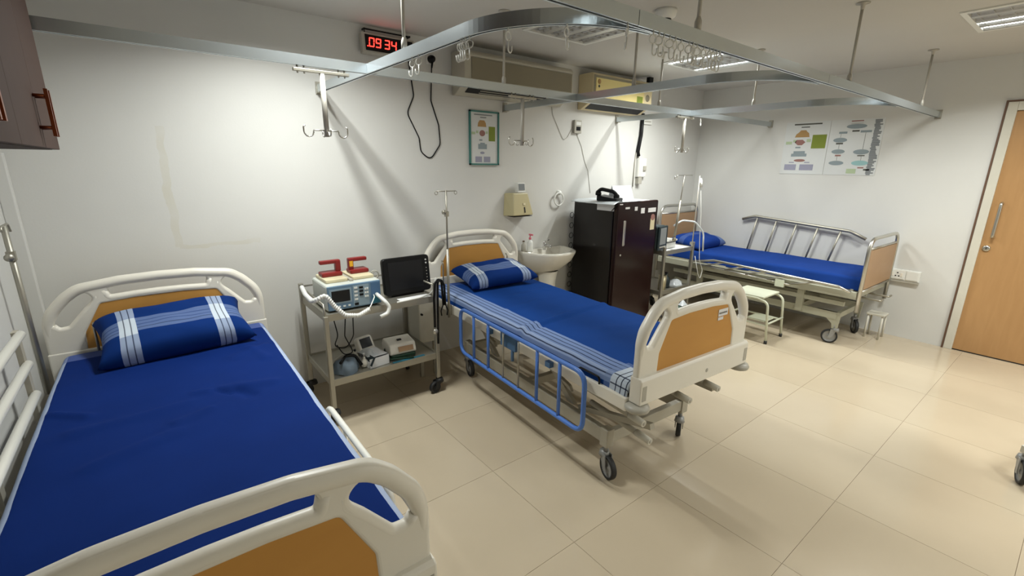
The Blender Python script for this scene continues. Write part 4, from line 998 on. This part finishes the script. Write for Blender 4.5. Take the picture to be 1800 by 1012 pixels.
pr('shape_print', lambda b: b.prism([(-0.065, 0.09), (0.02, 0.09), (0.015, 0.12), (0.0, 0.14), (-0.045, 0.14), (-0.06, 0.12)], 'y', Y0, Y1), 'orange')
pr('shape_print', lambda b: b.bb(0.045, 0.11, Y0, Y1, -0.02, 0.095), 'olive')
pr('shape_print', lambda b: ell(b, -0.02, 0.04, 0.028, 0.024, Y0, Y1), 'redprint')
pr('shape_print', lambda b: (b.bb(-0.125, -0.09, Y0, Y1, 0.028, 0.048), b.bb(-0.08, -0.06, Y0, Y1, 0.038, 0.058), b.bb(0.015, 0.035, Y0, Y1, 0.036, 0.056)), 'greenprint')
pr('shape_print', lambda b: (b.bb(-0.06, 0.025, Y0, Y1, -0.085, -0.045), b.bb(-0.04, 0.005, Y0, Y1, -0.045, -0.035), b.bb(-0.05, -0.02, Y0, Y1, -0.02, -0.008)), 'blueprint')
pr('shape_print', lambda b: (ell(b, -0.02, -0.115, 0.022, 0.01, Y0, Y1), b.bb(-0.09, -0.025, Y0, Y1, -0.19, -0.145), b.bb(-0.005, 0.06, Y0, Y1, -0.19, -0.145)), 'lilac')
# posters on the right wall (x = XR): local u runs to -y
def poster(y0, y1, label):
    t = thing('wall_poster', label, 'poster', (XR, (y0+y1)/2, 1.775)); w2 = (y0-y1)/2
    part('sheet', B().bb(-0.004, -0.0005, -w2, w2, -0.265, 0.262), M['poster'], t)
    return t, w2
def rr(b, u0, u1, z0, z1): b.bb(-0.0055, -0.0042, -u0, -u1, z0, z1)
def el(b, u, z_, ru, rz): ell(b, -u, z_, ru, rz, -0.0055, -0.0042, ax='x')
t, w2 = poster(1.18, 0.762, 'white flow chart poster with a large olive block, left of the pair')
pr('title_print', lambda b: (rr(b, -0.13, 0.13, 0.232, 0.246), rr(b, -0.06, 0.02, 0.205, 0.215)), 'inkprint')
pr('shape_print', lambda b: b.prism([(0.11, 0.11), (-0.03, 0.11), (-0.02, 0.15), (0.0, 0.165), (0.01, 0.18), (0.06, 0.18), (0.075, 0.16), (0.1, 0.14)], 'x', -0.0055, -0.0042), 'orange')
pr('shape_print', lambda b: b.prism([(0.105, 0.06), (0.07, 0.03), (0.03, 0.03), (0.0, 0.06), (0.03, 0.085), (0.085, 0.085)], 'x', -0.0055, -0.0042), 'redprint')
pr('shape_print', lambda b: rr(b, 0.06, 0.19, -0.005, 0.13), 'olive')
pr('shape_print', lambda b: (rr(b, -0.19, -0.13, 0.04, 0.07), rr(b, 0.01, 0.05, 0.06, 0.09), rr(b, -0.12, -0.09, 0.06, 0.085)), 'greenprint')
pr('shape_print', lambda b: (rr(b, -0.12, 0.03, -0.085, -0.055), rr(b, -0.10, 0.01, -0.055, -0.03), rr(b, -0.09, -0.04, 0.0, 0.015)), 'blueprint')
pr('shape_print', lambda b: el(b, -0.03, -0.125, 0.055, 0.014), 'redprint')
pr('shape_print', lambda b: (rr(b, -0.17, -0.055, -0.225, -0.165), rr(b, -0.02, 0.11, -0.225, -0.165), rr(b, -0.13, -0.08, -0.15, -0.14), rr(b, 0.02, 0.07, -0.15, -0.14)), 'lilac')
t, w2 = poster(0.758, 0.318, 'white flow chart poster with ovals and a grey text column, right of the pair')
pr('title_print', lambda b: (rr(b, -0.05, 0.05, 0.24, 0.25)), 'redprint')
pr('shape_print', lambda b: (el(b, -0.0, 0.195, 0.085, 0.022), el(b, -0.12, 0.07, 0.06, 0.022), el(b, -0.12, -0.04, 0.058, 0.022), el(b, 0.075, -0.045, 0.066, 0.024), el(b, -0.12, -0.15, 0.065, 0.022), rr(b, 0.04, 0.13, 0.135, 0.155), rr(b, -0.14, -0.07, 0.13, 0.15)), 'blueprint')
pr('shape_print', lambda b: el(b, 0.08, -0.15, 0.07, 0.024), 'tealprint')
pr('shape_print', lambda b: (rr(b, -0.03, 0.03, 0.145, 0.16), rr(b, -0.15, -0.09, 0.03, 0.045), rr(b, 0.05, 0.11, -0.085, -0.075), rr(b, 0.12, 0.17, -0.22, -0.205)), 'inkprint')
pr('shape_print', lambda b: (rr(b, -0.14, -0.09, -0.085, -0.07), rr(b, 0.07, 0.12, -0.2, -0.188)), 'redprint')
pr('shape_print', lambda b: rr(b, -0.02, 0.06, -0.25, -0.205), 'greenprint')
def col(b):
    z_ = 0.25; random.seed(3)
    while z_ > -0.25:
        rr(b, 0.145 + random.uniform(-0.006, 0.004), 0.18 + random.uniform(0, 0.032), z_-0.012, z_); z_ -= 0.0135
pr('text_column', col, 'greyprint')
pr('connector_line', lambda b: (rr(b, -0.121, -0.119, 0.095, 0.13), rr(b, -0.121, -0.119, -0.016, 0.03), rr(b, -0.121, -0.119, -0.126, -0.085), rr(b, 0.083, 0.085, -0.02, 0.135), rr(b, -0.05, 0.05, 0.222, 0.224), rr(b, 0.083, 0.085, -0.126, -0.085)), 'inkprint')
# sensor and switches
t = thing('remote_holder', 'small grey control box with a display on the back wall', 'control', (2.135, YB, 1.93))
part('case', B().bb(-0.048, 0.048, -0.03, -0.0005, -0.06, 0.06), M['abs_grey'], t, 0.005)
part('window', B().bb(-0.03, 0.035, -0.032, -0.0295, 0.015, 0.045), M['white'], t); part('slot', B().bb(-0.025, 0.03, -0.0325, -0.0295, -0.035, 0.0), M['screen'], t)
for pts, lab in (([(1.80, 2.11), (1.82, 2.02), (1.90, 1.90), (1.97, 1.80), (2.02, 1.83), (2.09, 1.93)], 'thin grey wire from the grey air conditioner to the control box'),
                 ([(2.14, 1.87), (2.22, 1.75), (2.27, 1.62), (2.33, 1.52), (2.38, 1.30)], 'thin wire trailing down the wall below the control box')):
    o = part('wall_wire', B().tube(fillet([(x, YB-0.004, z_) for x, z_ in pts], 0.05, closed=False), 0.0022, 6), M['abs_grey'], None); tag(o, lab, 'wire')
t = thing('conduit', 'black bundled conduit dropping from the cream air conditioner to a switch', 'conduit', (3.11, YB, 2.1))
part('sleeve', B().tube(fillet([(0.02, -0.02, 0.02), (0.015, -0.02, -0.20), (-0.02, -0.02, -0.38), (0.0, -0.02, -0.42)], 0.1, closed=False), 0.02, 10), M['black'], t)
part('wire', B().tube([(0, -0.012, -0.41), (0.01, -0.012, -0.44)], 0.007, 8).tube(fillet([(-0.03, -0.012, -0.38), (-0.045, -0.01, -0.5), (-0.05, -0.01, -0.75)], 0.05, closed=False), 0.005), M['abs_grey'], t)
t = thing('isolator_switch', 'white isolator switch box on the back wall under the black conduit', 'switch', (3.175, YB, 1.555))
part('plate', B().bb(-0.075, 0.07, -0.035, -0.0005, -0.10, 0.10), M['white'], t, 0.006)
part('trunking', B().bb(-0.07, -0.015, -0.04, -0.035, -0.095, 0.11), M['abs'], t)
part('breaker', B().bb(0.01, 0.055, -0.05, -0.035, -0.03, 0.02), M['abs_grey'], t, 0.003)
part('bottom_cap', B().bb(-0.065, -0.005, -0.045, -0.0005, -0.175, -0.102), M['abs_grey'], t, 0.004)
t = thing('small_vent', 'small white slotted plate on the wall beside the black conduit', 'vent', (3.21, YB, 2.045))
part('plate', B().bb(-0.06, 0.10, -0.015, -0.0005, -0.03, 0.03), M['white'], t, 0.003); part('slot', B().bb(-0.035, 0.075, -0.017, -0.0148, -0.006, 0.006), M['abs_grey'], t)
# smoke detector
t = thing('smoke_detector', 'round white smoke detector on the ceiling behind the foreground track', 'detector', (1.34, 0.72, CEIL))
part('base', B().lathe((0, 0, 0), [(0, -0.0005), (0.062, -0.0005), (0.062, -0.016), (0.056, -0.04), (0.03, -0.05)], 26), M['white'], t)
part('chamber', B().lathe((0, 0, 0), [(0.034, -0.05), (0.034, -0.062)], 20), M['dark'], t)
part('cap', B().lathe((0, 0, 0), [(0.022, -0.06), (0.03, -0.066), (0.02, -0.09), (0, -0.092)], 20), M['white'], t)
# dispenser
t = thing('towel_dispenser', 'beige tapered paper towel dispenser on the wall above the basin', 'dispenser', (1.385, YB, 1.13))
vs = [(-0.125, 0, 0), (0.145, 0, 0), (0.125, 0, 0.20), (-0.115, 0, 0.20), (-0.10, -0.125, 0.008), (0.125, -0.125, 0.008), (0.085, -0.085, 0.20), (-0.075, -0.085, 0.20)]
part('shell', B().add(vs, [(0, 1, 2, 3), (7, 6, 5, 4), (0, 4, 5, 1), (1, 5, 6, 2), (2, 6, 7, 3), (3, 7, 4, 0)]), M['dispenser'], t, 0.008)
part('outlet', B().bb(-0.09, 0.12, -0.115, -0.02, -0.004, 0.0005), M['dark'], t)
rt = Matrix.Rotation(math.radians(11.8), 3, 'X')
part('slot', B().box((0.03, -0.1185, 0.055), (0.008, 0.005, 0.05), Matrix.Rotation(math.radians(-11.8), 3, 'X')), M['dark'], t)
part('emblem', B().box((0.03, -0.109, 0.105), (0.024, 0.004, 0.02), Matrix.Rotation(math.radians(-11.8), 3, 'X')), M['creampl'], t)
t = thing('desk_clock', 'small white device with a grey screen on top of the towel dispenser', 'clock', (1.41, YB-0.055, 1.333), math.radians(-6))
part('body', B().prism([(-0.025, 0), (0.025, 0), (0.02, 0.085), (-0.012, 0.085)], 'x', -0.038, 0.042), M['white'], t, 0.004)
part('screen', B().box((0.002, -0.0205, 0.049), (0.06, 0.003, 0.055), Matrix.Rotation(math.radians(-8.7), 3, 'X')), M['greyprint'], t)
# towel ring
t = thing('towel_ring', 'white towel ring on the wall left of the refrigerator', 'towel ring', (1.925, YB, 1.315))
part('mount', B().lathe((0, 0, 0), [(0, -0.035), (0.02, -0.033), (0.024, -0.01), (0.026, -0.0005)], 18, 'y'), M['white'], t)
part('ring', B().tube([(-0.01+0.06*math.cos(2*PI*k/28), -0.028, -0.06+0.06*math.sin(2*PI*k/28)) for k in range(28)], 0.0075, 8, closed=True), M['white'], t)
# basin
t = thing('wash_basin', 'white ceramic pedestal wash basin between the middle bed and refrigerator', 'basin', (1.70, YB, 0))
def Dsh(a, rx, ry, yb):
    x = rx*math.cos(a); y = -ry*max(0, math.sin(a))**0.8 if math.sin(a) > 0 else yb*(-math.sin(a))**0.4*0
    return x, y
def ring(rx, ry, z_, n=40, y0=0.0):
    out = []
    for k in range(n):
        a = 2*PI*k/n; c, s_ = math.cos(a), math.sin(a)
        x = rx*math.copysign(abs(c)**0.8, c); y = -ry*(s_ if s_ > 0 else 0) - (0.0 if s_ > 0 else 0)
        if s_ <= 0: x = rx*math.copysign(abs(c)**0.6, c); y = -0.001
        out.append((x, y-y0, z_))
    return out
rings = [ring(0.09, 0.12, 0.56), ring(0.19, 0.24, 0.62), ring(0.27, 0.34, 0.71), ring(0.295, 0.375, 0.775), ring(0.295, 0.38, 0.795), ring(0.275, 0.36, 0.80)]
inner = [[(x*k_, -0.19+(y+0.19)*k_*0.86, z_) for (x, y, _) in rings[5]] for k_, z_ in ((0.9, 0.795), (0.82, 0.74), (0.6, 0.69), (0.15, 0.675))]
allr = rings+inner; vs = [p for r in allr for p in r]; fs = []; n = 40
for i in range(len(allr)-1):
    for k in range(n): fs.append((i*n+k, i*n+(k+1) % n, (i+1)*n+(k+1) % n, (i+1)*n+k))
fs.append(tuple(range(n))); fs.append(tuple((len(allr)-1)*n+k for k in range(n)))
part('bowl', B().add(vs, fs, True), M['ceramic'], t)
part('pedestal', B().lathe((0, -0.13, 0), [(0.0, 0.0), (0.12, 0.0), (0.11, 0.03), (0.085, 0.15), (0.08, 0.5), (0.10, 0.60)], 24), M['ceramic'], t)
t = thing('tap', 'chrome tap with a lever on the wash basin', 'tap', (1.70, YB-0.075, 0.80))
part('body', B().cyl((0, 0, -0.01), (0, 0, 0.055), 0.014).tube(fillet([(0, 0, 0.03), (0, -0.07, 0.045), (0, -0.09, 0.02)], 0.02, closed=False), 0.010, 10), M['chrome'], t)
part('lever', B().cyl((0, 0, 0.055), (0, 0, 0.075), 0.012).tube([(0, 0, 0.07), (0.05, -0.01, 0.082)], 0.005, 8), M['chrome'], t)
t = thing('soap_bottle', 'white soap bottle with a pink pump on the basin edge', 'bottle', (1.52, YB-0.075, 0.80))
part('bottle', B().lathe((0, 0, 0), [(0, -0.012), (0.026, -0.012), (0.028, 0.0), (0.028, 0.075), (0.022, 0.09), (0.011, 0.098), (0.011, 0.105), (0, 0.105)], 18), M['white'], t)
part('pump', B().cyl((0, 0, 0.105), (0, 0, 0.125), 0.012).cyl((0, 0, 0.125), (0, 0, 0.145), 0.005).box((0.0, -0.012, 0.15), (0.016, 0.045, 0.014)), M['pink'], t)
t = thing('brown_bottle', 'small dull bottle at the left corner of the basin', 'bottle', (1.455, YB-0.06, 0.79))
part('bottle', B().lathe((0, 0, 0), [(0, 0), (0.022, 0), (0.022, 0.06), (0.010, 0.075), (0.010, 0.09), (0, 0.09)], 16), M['abs_grey'], t)
part('cap', B().cyl((0, 0, 0.09), (0, 0, 0.10), 0.011), M['brownwood'], t)
bpy.data.objects['brown_bottle'].location.z = 0.797

# ------------------------------------------------------------------ refrigerator and what stands on it
FX0, FX1, FY0, FY1, FH = 2.065, 2.665, 1.555, 2.10, 1.262
t = thing('refrigerator', 'tall dark maroon single door refrigerator beside the basin', 'refrigerator', (FX0, FY0, 0))
W, Dp = FX1-FX0, FY1-FY0
part('cabinet', B().bb(0, W, 0.055, Dp, 0.03, FH-0.01), M['fridge_side'], t, 0.01)
dr_ = part('door', panel2d('door', fillet([(0, 0.07), (W, 0.07), (W, FH), (0, FH-0.012)], 0.02), [], 0.05, 0.012, M['fridge']), M['fridge'], t, loc=(0, 0.025, 0))
part('door_handle', B().prism(fillet([(0.09, 0.855), (0.125, 0.86), (0.125, 1.09), (0.09, 1.095)], 0.012), 'y', -0.028, 0.002), M['steel'], dr_, 0.006)
part('lock', B().lathe((0.075, -0.024, 0.775), [(0, -0.006), (0.008, -0.006), (0.01, 0)], 12, 'y'), M['steel'], dr_)
for (x0, x1, z0, z1) in ((0.10, 0.16, 1.195, 1.212), (0.235, 0.275, 1.175, 1.21), (0.33, 0.385, 1.145, 1.195), (0.44, 0.56, 1.15, 1.19), (0.02, 0.06, 1.235, 1.245)):
    part('sticker', B().bb(x0, x1, -0.0275, -0.0245, z0, z1), M['paper'], dr_)
part('star_label', B().bb(0.49, 0.555, -0.0275, -0.0245, 0.98, 1.09), M['creampl'], dr_); ell_b = B(); ell(ell_b, 0.5225, 1.10, 0.032, 0.03, -0.028, -0.0245); part('star_label', ell_b, M['redprint'], dr_)
part('feet', B().bb(0.03, 0.07, 0.08, 0.12, 0, 0.031).bb(W-0.07, W-0.03, 0.08, 0.12, 0, 0.031).bb(0.03, 0.07, Dp-0.1, Dp-0.06, 0, 0.031).bb(W-0.07, W-0.03, Dp-0.1, Dp-0.06, 0, 0.031), M['rubber'], t)
part('kick_plate', B().bb(0.01, W-0.01, 0.04, 0.055, 0.02, 0.075), M['black'], t)
for k in range(9): part('condenser_coil', B().tube([(-0.012+0.026*math.cos(2*PI*q/14), Dp+0.012, 0.30+0.1*k+0.026*math.sin(2*PI*q/14)) for q in range(14)], 0.003, 5, closed=True), M['black'], t)
TOP = FH-0.01
def cloth(p, q):
    x = FX0-0.065+0.40*p; y = FY1-0.02-0.52*q; z_ = TOP+0.006
    if x < FX0: z_ -= 0.0 + 0.02*((FX0-x)/0.06)
    return (x, y, z_+0.004*noise.noise(Vector((p*5, q*5, 3))))
o = part('plastic_mat', grid_mesh('plastic_mat', cloth, 20, 20, M['plastic_bag']), M['plastic_bag'], None); o.modifiers.new('solid', 'SOLIDIFY').thickness = 0.003
tag(o, 'white plastic mat overhanging the left edge of the refrigerator top', 'mat')
o = part('paper_flap', B().bb(FX0-0.004, FX0-0.001, 1.60, 1.80, TOP-0.075, TOP+0.006), M['paper'], None); tag(o, 'grey white paper hanging over the side of the refrigerator top', 'paper')
o = part('paper_sheet', B().bb(FX0+0.33, FX0+0.54, 1.58, 1.80, TOP+0.001, TOP+0.006), M['paper'], None); tag(o, 'white paper pad lying by the tent card on the refrigerator', 'paper')
t = thing('telephone', 'black desk telephone on the refrigerator top', 'telephone', (FX0+0.085, 1.74, TOP+0.009), math.radians(20))
part('base', B().prism([(-0.10, 0), (0.09, 0), (0.09, 0.05), (-0.10, 0.022)], 'x', -0.085, 0.10), M['black'], t, 0.006)
b = B(); b.tube(fillet([(-0.055, -0.10, 0.045), (-0.055, -0.06, 0.085), (-0.055, 0.06, 0.105), (-0.055, 0.10, 0.07)], 0.04, closed=False), 0.017, 10)
part('handset', b, M['black'], t); part('handset_end', B().lathe((-0.055, -0.09, 0.04), [(0, -0.012), (0.026, -0.012), (0.028, 0.01), (0.016, 0.025)], 16), M['black'], t); part('handset_end', B().lathe((-0.055, 0.085, 0.06), [(0, -0.012), (0.026, -0.012), (0.028, 0.01), (0.016, 0.025)], 16), M['black'], t)
tc_ = bpy.data.objects['telephone']; bpy.context.view_layer.update()
o = part('telephone_cord', B().tube(fillet([(FX0+0.12, 1.64, TOP+0.02), (FX0+0.08, 1.58, TOP+0.012), (FX0+0.02, 1.565, TOP+0.012), (FX0-0.012, 1.575, TOP-0.03), (FX0-0.012, 1.62, TOP-0.07)], 0.02, closed=False), 0.004, 6), M['black'], tc_); o.matrix_parent_inverse = tc_.matrix_world.inverted()
t = thing('tent_card', 'white folded tent card standing on the refrigerator', 'sign', (FX0+0.36, 1.84, TOP+0.001), math.radians(-12))
part('front_flap', B().add([(-0.10, -0.06, 0), (0.13, -0.06, 0), (0.13, 0, 0.135), (-0.10, 0, 0.135), (-0.10, -0.058, 0), (0.13, -0.058, 0), (0.13, 0.002, 0.135), (-0.10, 0.002, 0.135)], [(0, 1, 2, 3), (7, 6, 5, 4), (0, 4, 5, 1), (1, 5, 6, 2), (2, 6, 7, 3), (3, 7, 4, 0)]), M['paper'], t)
part('rear_flap', B().add([(-0.10, 0.06, 0), (0.13, 0.06, 0), (0.13, 0.002, 0.135), (-0.10, 0.002, 0.135), (-0.10, 0.062, 0), (0.13, 0.062, 0), (0.13, 0.004, 0.135), (-0.10, 0.004, 0.135)], [(0, 1, 2, 3), (7, 6, 5, 4), (0, 4, 5, 1), (1, 5, 6, 2), (2, 6, 7, 3), (3, 7, 4, 0)]), M['paper'], t)

# ------------------------------------------------------------------ second trolley beside the refrigerator
T2 = (2.755, 1.50, 0)
Z2, S2 = 0.745, 0.33
trolley(T2, 'steel trolley with drip poles between the refrigerator and steel bed', 0.51, 0.45, Z2, S2, 0.80, rail=False)
t = thing('bedside_monitor', 'dark boxy monitor partly hidden behind the refrigerator door', 'monitor', (2.735, 1.535, Z2+0.013), math.radians(8))
part('case', B().bb(-0.05, 0.135, 0.02, 0.20, 0.01, 0.245), M['tealdark'], t, 0.02)
part('bezel', B().bb(-0.05, 0.135, 0.0, 0.022, 0.0, 0.245), M['tealdark'], t, 0.01)
part('screen', B().bb(-0.03, 0.095, -0.003, 0.001, 0.06, 0.225), M['greyprint'], t, 0.001); part('trim', B().bb(-0.03, 0.10, -0.006, 0.001, 0.03, 0.042), M['abs_grey'], t)
t = thing('white_tray_box', 'white lidded box with a dark gap on the second trolley top', 'box', (2.98, 1.58, Z2+0.013), math.radians(5))
part('box', B().bb(-0.09, 0.10, 0, 0.15, 0, 0.055), M['white'], t, 0.004); part('lid', B().bb(-0.10, 0.11, -0.012, 0.16, 0.068, 0.085), M['white'], t, 0.004); part('dark_seam', B().bb(-0.085, 0.095, 0.004, 0.146, 0.0545, 0.0685), M['black'], t)
o = part('cloth_sheet', grid_mesh('cloth_sheet', lambda p, q: (2.765+0.49*p, 1.51+0.40*q, Z2+0.0065+0.003*noise.noise(Vector((p*8, q*8, 2)))), 20, 12, M['paper']), M['paper'], None)
o.modifiers.new('solid', 'SOLIDIFY').thickness = 0.003; tag(o, 'white paper liner covering the second trolley top', 'liner')
t = thing('iv_stand', 'leaning steel drip stand with a crossbar and hook on the second trolley', 'drip stand', (2.955, 1.52, Z2+0.10))
top = Vector((0.05, 0.0, 0.645)); p0 = Vector((-0.02, 0, 0.0))
part('pole', B().cyl(p0, p0.lerp(top, 0.62), 0.012, 12).cyl(p0.lerp(top, 0.62), top, 0.005, 10), M['dullsteel'], t)
part('foot', B().lathe((-0.02, 0, 0), [(0, -0.001), (0.02, -0.001), (0.02, 0.02), (0.012, 0.035)], 14), M['dullsteel'], t)
part('crossbar', B().tube(fillet([top+Vector((-0.16, 0, -0.005)), top+Vector((-0.17, 0, -0.035)), top+Vector((-0.135, 0, -0.035)), top+Vector((-0.125, 0, 0.0)), top, top+Vector((0.14, 0, 0.0))], 0.015, closed=False), 0.0045, 8), M['steel'], t)
t.location.z = Z2+0.10
t = thing('iv_rod', 'upright steel rod with a clamp rising from the second trolley corner', 'drip rod', (3.26, 1.505, Z2))
part('rod', B().cyl((0, 0, 0.035), (-0.0, 0, 0.74), 0.006, 12), M['rod'], t)
part('clamp', B().bb(-0.02, 0.025, -0.018, 0.018, 0.03, 0.06), M['dullsteel'], t, 0.003)
o = part('drip_set', B().tube([(3.285, 1.505, 1.46), (3.285, 1.505, 1.40)], 0.012, 10).tube([(3.285, 1.505, 1.44), (3.30, 1.505, 1.37)], 0.017, 10), M['white'], None); tag(o, 'white drip chamber hanging at the top of the upright rod', 'drip set')
tb = part('tube', B().tube(fillet([(0.015, 0, -0.13), (0.06, -0.01, -0.4), (0.08, -0.02, -0.70), (0.10, -0.03, -0.90), (0.17, -0.04, -1.02), (0.14, -0.04, -1.12), (0.10, -0.03, -1.05), (0.02, -0.02, -0.85)], 0.06, 8, closed=False), 0.0032, 8), M['white'], o); tb.location = (3.285, 1.505, 1.50)
o = part('curved_hose', B().tube(fillet([(2.97, 1.56, 0.99), (3.08, 1.54, 1.04), (3.24, 1.49, 1.02), (3.38, 1.46, 0.90), (3.39, 1.45, 0.70)], 0.12, 8, closed=False), 0.009, 8), M['plastic_bag'], None); tag(o, 'clear arching hose over the second trolley towards the steel bed', 'hose')
z = S2+0.001
t = thing('tin_can', 'upright dull tin on the lower shelf of the second trolley', 'tin', (2.86, 1.56, z))
part('can', B().lathe((0, 0, 0), [(0, 0), (0.04, 0), (0.04, 0.15), (0.036, 0.15), (0.036, 0.12), (0, 0.12)], 22), M['tin'], t); part('rim', B().tube([(0.04*math.cos(2*PI*k/20), 0.04*math.sin(2*PI*k/20), 0.15) for k in range(20)], 0.003, 6, closed=True), M['tin'], t)
t = thing('dark_bottle', 'dark green bottle beside the tin on the lower shelf', 'bottle', (2.985, 1.60, z))
part('bottle', B().lathe((0, 0, 0), [(0, 0), (0.04, 0), (0.045, 0.07), (0.03, 0.11), (0.014, 0.13), (0.014, 0.15), (0, 0.15)], 18), M['tealdark'], t); part('cap', B().cyl((0, 0, 0.15), (0, 0, 0.165), 0.016), M['black'], t)
def crump(p, q):
    a = 2*PI*p; r = 0.075*(1+0.25*noise.noise(Vector((math.cos(a)*2, math.sin(a)*2, q*3))))*math.sin(min(1, q*1.05+0.02)*PI*0.5)**0.6
    return (3.12+r*1.3*math.cos(a), 1.575+r*0.8*math.sin(a), z+0.075*(1-q)**0.8+0.003)
o = part('crumpled_wrap', grid_mesh('crumpled_wrap', crump, 24, 12, M['plastic_bag']), M['plastic_bag'], None); tag(o, 'crumpled clear wrapping on the lower shelf right of the dark bottle', 'wrapping')
t = thing('green_bag', 'green plastic bag on the floor beneath the second trolley', 'bag', (2.97, 1.38, 0))
part('bag', grid_mesh('bag', lambda p, q: (0.12*(1+0.2*math.sin(5*2*PI*p))*math.cos(2*PI*p)*math.sin(q*PI)**0.5, 0.09*(1+0.2*math.sin(4*2*PI*p))*math.sin(2*PI*p)*math.sin(q*PI)**0.5, 0.002+0.19*(1-q)), 30, 12, M['green']), M['green'], t)
part('bag_top', grid_mesh('bag_top', lambda p, q: (0.02+0.10*(p-0.5), 0.06*(q-0.5), 0.19+0.05*math.sin(p*PI)*math.sin(q*PI)), 12, 12, M['plastic_bag']), M['plastic_bag'], t)

# ------------------------------------------------------------------ step stool
t = thing('step_stool', 'pale two step footstool with bent tube legs in front of the steel bed', 'stool', (3.07, 0.56, 0))
W, Dp = 0.32, 0.40
for x in (0, W):
    part('leg_frame', B().tube(fillet([(x, 0, 0.025), (x, 0.03, 0.385), (x, 0.12, 0.41), (x, Dp-0.06, 0.41), (x, Dp, 0.36), (x, Dp, 0.025)], 0.07, closed=False), 0.011, 10), M['paint2'], t)
part('rubber_foot', B().cyl((0, 0, 0), (0, 0, 0.03), 0.014).cyl((W, 0, 0), (W, 0, 0.03), 0.014).cyl((0, Dp, 0), (0, Dp, 0.03), 0.014).cyl((W, Dp, 0), (W, Dp, 0.03), 0.014), M['rubber'], t)
part('seat', B().bb(-0.005, W+0.005, 0.07, Dp-0.02, 0.415, 0.432), M['paint2'], t, 0.005)
part('rung', B().cyl((0, 0.008, 0.19), (W, 0.008, 0.19), 0.009), M['paint2'], t); part('rung', B().cyl((0, Dp, 0.19), (W, Dp, 0.19), 0.009), M['paint2'], t)
part('rung', B().cyl((0, 0.01, 0.17), (0, Dp, 0.17), 0.009), M['paint2'], t); part('rung', B().cyl((W, 0.01, 0.17), (W, Dp, 0.17), 0.009), M['paint2'], t)
part('lower_step', B().bb(-0.005, W*0.55, 0.03, Dp-0.2, 0.20, 0.212), M['paint2'], t, 0.003)
t = thing('small_stool', 'small pale stool half hidden behind the foot of the steel bed', 'stool', (4.12, -0.02, 0))
for x, y in ((-0.055, 0.09), (0.055, 0.09), (-0.055, -0.02), (0.055, -0.02)): part('leg', B().cyl((x*1.2, y, 0), (x, y, 0.225), 0.009), M['paint'], t)
part('top', B().bb(-0.07, 0.07, -0.035, 0.105, 0.225, 0.245), M['paint'], t, 0.004)

# right wall sockets
t = thing('wall_socket_board', 'white wall socket board low on the right wall by the steel bed foot', 'socket', (XR, -0.07, 0.605))
part('back_box', B().bb(-0.025, -0.0005, -0.125, 0.125, -0.052, 0.05), M['white'], t, 0.004)
part('plate', B().bb(-0.032, -0.025, -0.015, 0.105, -0.04, 0.042), M['white'], t, 0.002); part('plate', B().bb(-0.032, -0.025, -0.115, -0.025, -0.04, 0.042), M['white'], t, 0.002)
b = B()
for y, z_ in ((0.04, 0.018), (0.028, -0.012), (0.052, -0.012)): b.cyl((-0.034, y, z_), (-0.03, y, z_), 0.006)
part('socket_holes', b, M['dark'], t); part('switch', B().bb(-0.036, -0.031, 0.0, 0.016, -0.015, 0.018), M['abs'], t); part('switch', B().bb(-0.036, -0.031, 0.07, 0.09, -0.015, 0.018), M['abs'], t)
t = thing('cable_trunking', 'thin grey ledge strip under the white wall socket board', 'strip', (XR, -0.03, 0.545))
part('strip', B().bb(-0.03, -0.0005, -0.165, 0.165, -0.007, 0.006), M['abs_grey'], t)

# ------------------------------------------------------------------ overhead cabinet on the left wall
t = thing('wall_cabinet', 'dark brown wall cabinet with copper handles at the upper left', 'cabinet', (XL, 0.0, 1.605))
XF = 0.33; Hc = CEIL-1.605-0.001
part('carcass', B().bb(0, XF-0.02, -0.612, 1.27, 0, Hc), M['cab'], t)
ys = [-0.61, -0.225, 0.16, 0.545, 0.93, 1.27]
for k in range(5):
    d = part('door', B().bb(XF-0.0195, XF, ys[k]+0.0008, ys[k+1]-0.0008, 0.001, Hc-0.002), M['cab'], t, 0.002)
    yh = ys[k+1]-0.022 if k in (1, 3) else ys[k]+0.022
    part('handle', B().tube(fillet([(XF, yh, 0.06), (XF+0.03, yh, 0.06)], 0, closed=False), 0.005, 8).cyl((XF, yh, 0.15), (XF+0.03, yh, 0.15), 0.005).bb(XF+0.026, XF+0.035, yh-0.006, yh+0.006, 0.035, 0.17), M['copper'], d)

# ------------------------------------------------------------------ equipment stand whose caster shows at the right edge
t = thing('equipment_stand', 'wheeled stand at the right edge with only a black caster in view', 'stand', (2.155, -1.13, 0), math.radians(-20))
for x, y, a in ((0, 0, 2.2), (0.5, 0, 1.0), (0, -0.5, 0.4), (0.5, -0.5, 2.8)): caster(t, x, y, a, 0.0625, top=0.18)
b = B(); b.bb(-0.02, 0.52, -0.02, 0.02, 0.16, 0.20); b.bb(-0.02, 0.52, -0.52, -0.48, 0.16, 0.20); b.bb(-0.02, 0.02, -0.48, -0.02, 0.16, 0.20); b.bb(0.48, 0.52, -0.48, -0.02, 0.16, 0.20)
part('base_frame', b, M['paint'], t, 0.004)
part('post', B().cyl((0.25, -0.25, 0.2), (0.25, -0.25, 1.0), 0.02), M['paint'], t); part('cross_brace', B().bb(0.02, 0.48, -0.27, -0.23, 0.16, 0.2), M['paint'], t); part('tray', B().bb(0.05, 0.45, -0.42, -0.08, 1.0, 1.015), M['dullsteel'], t, 0.003)
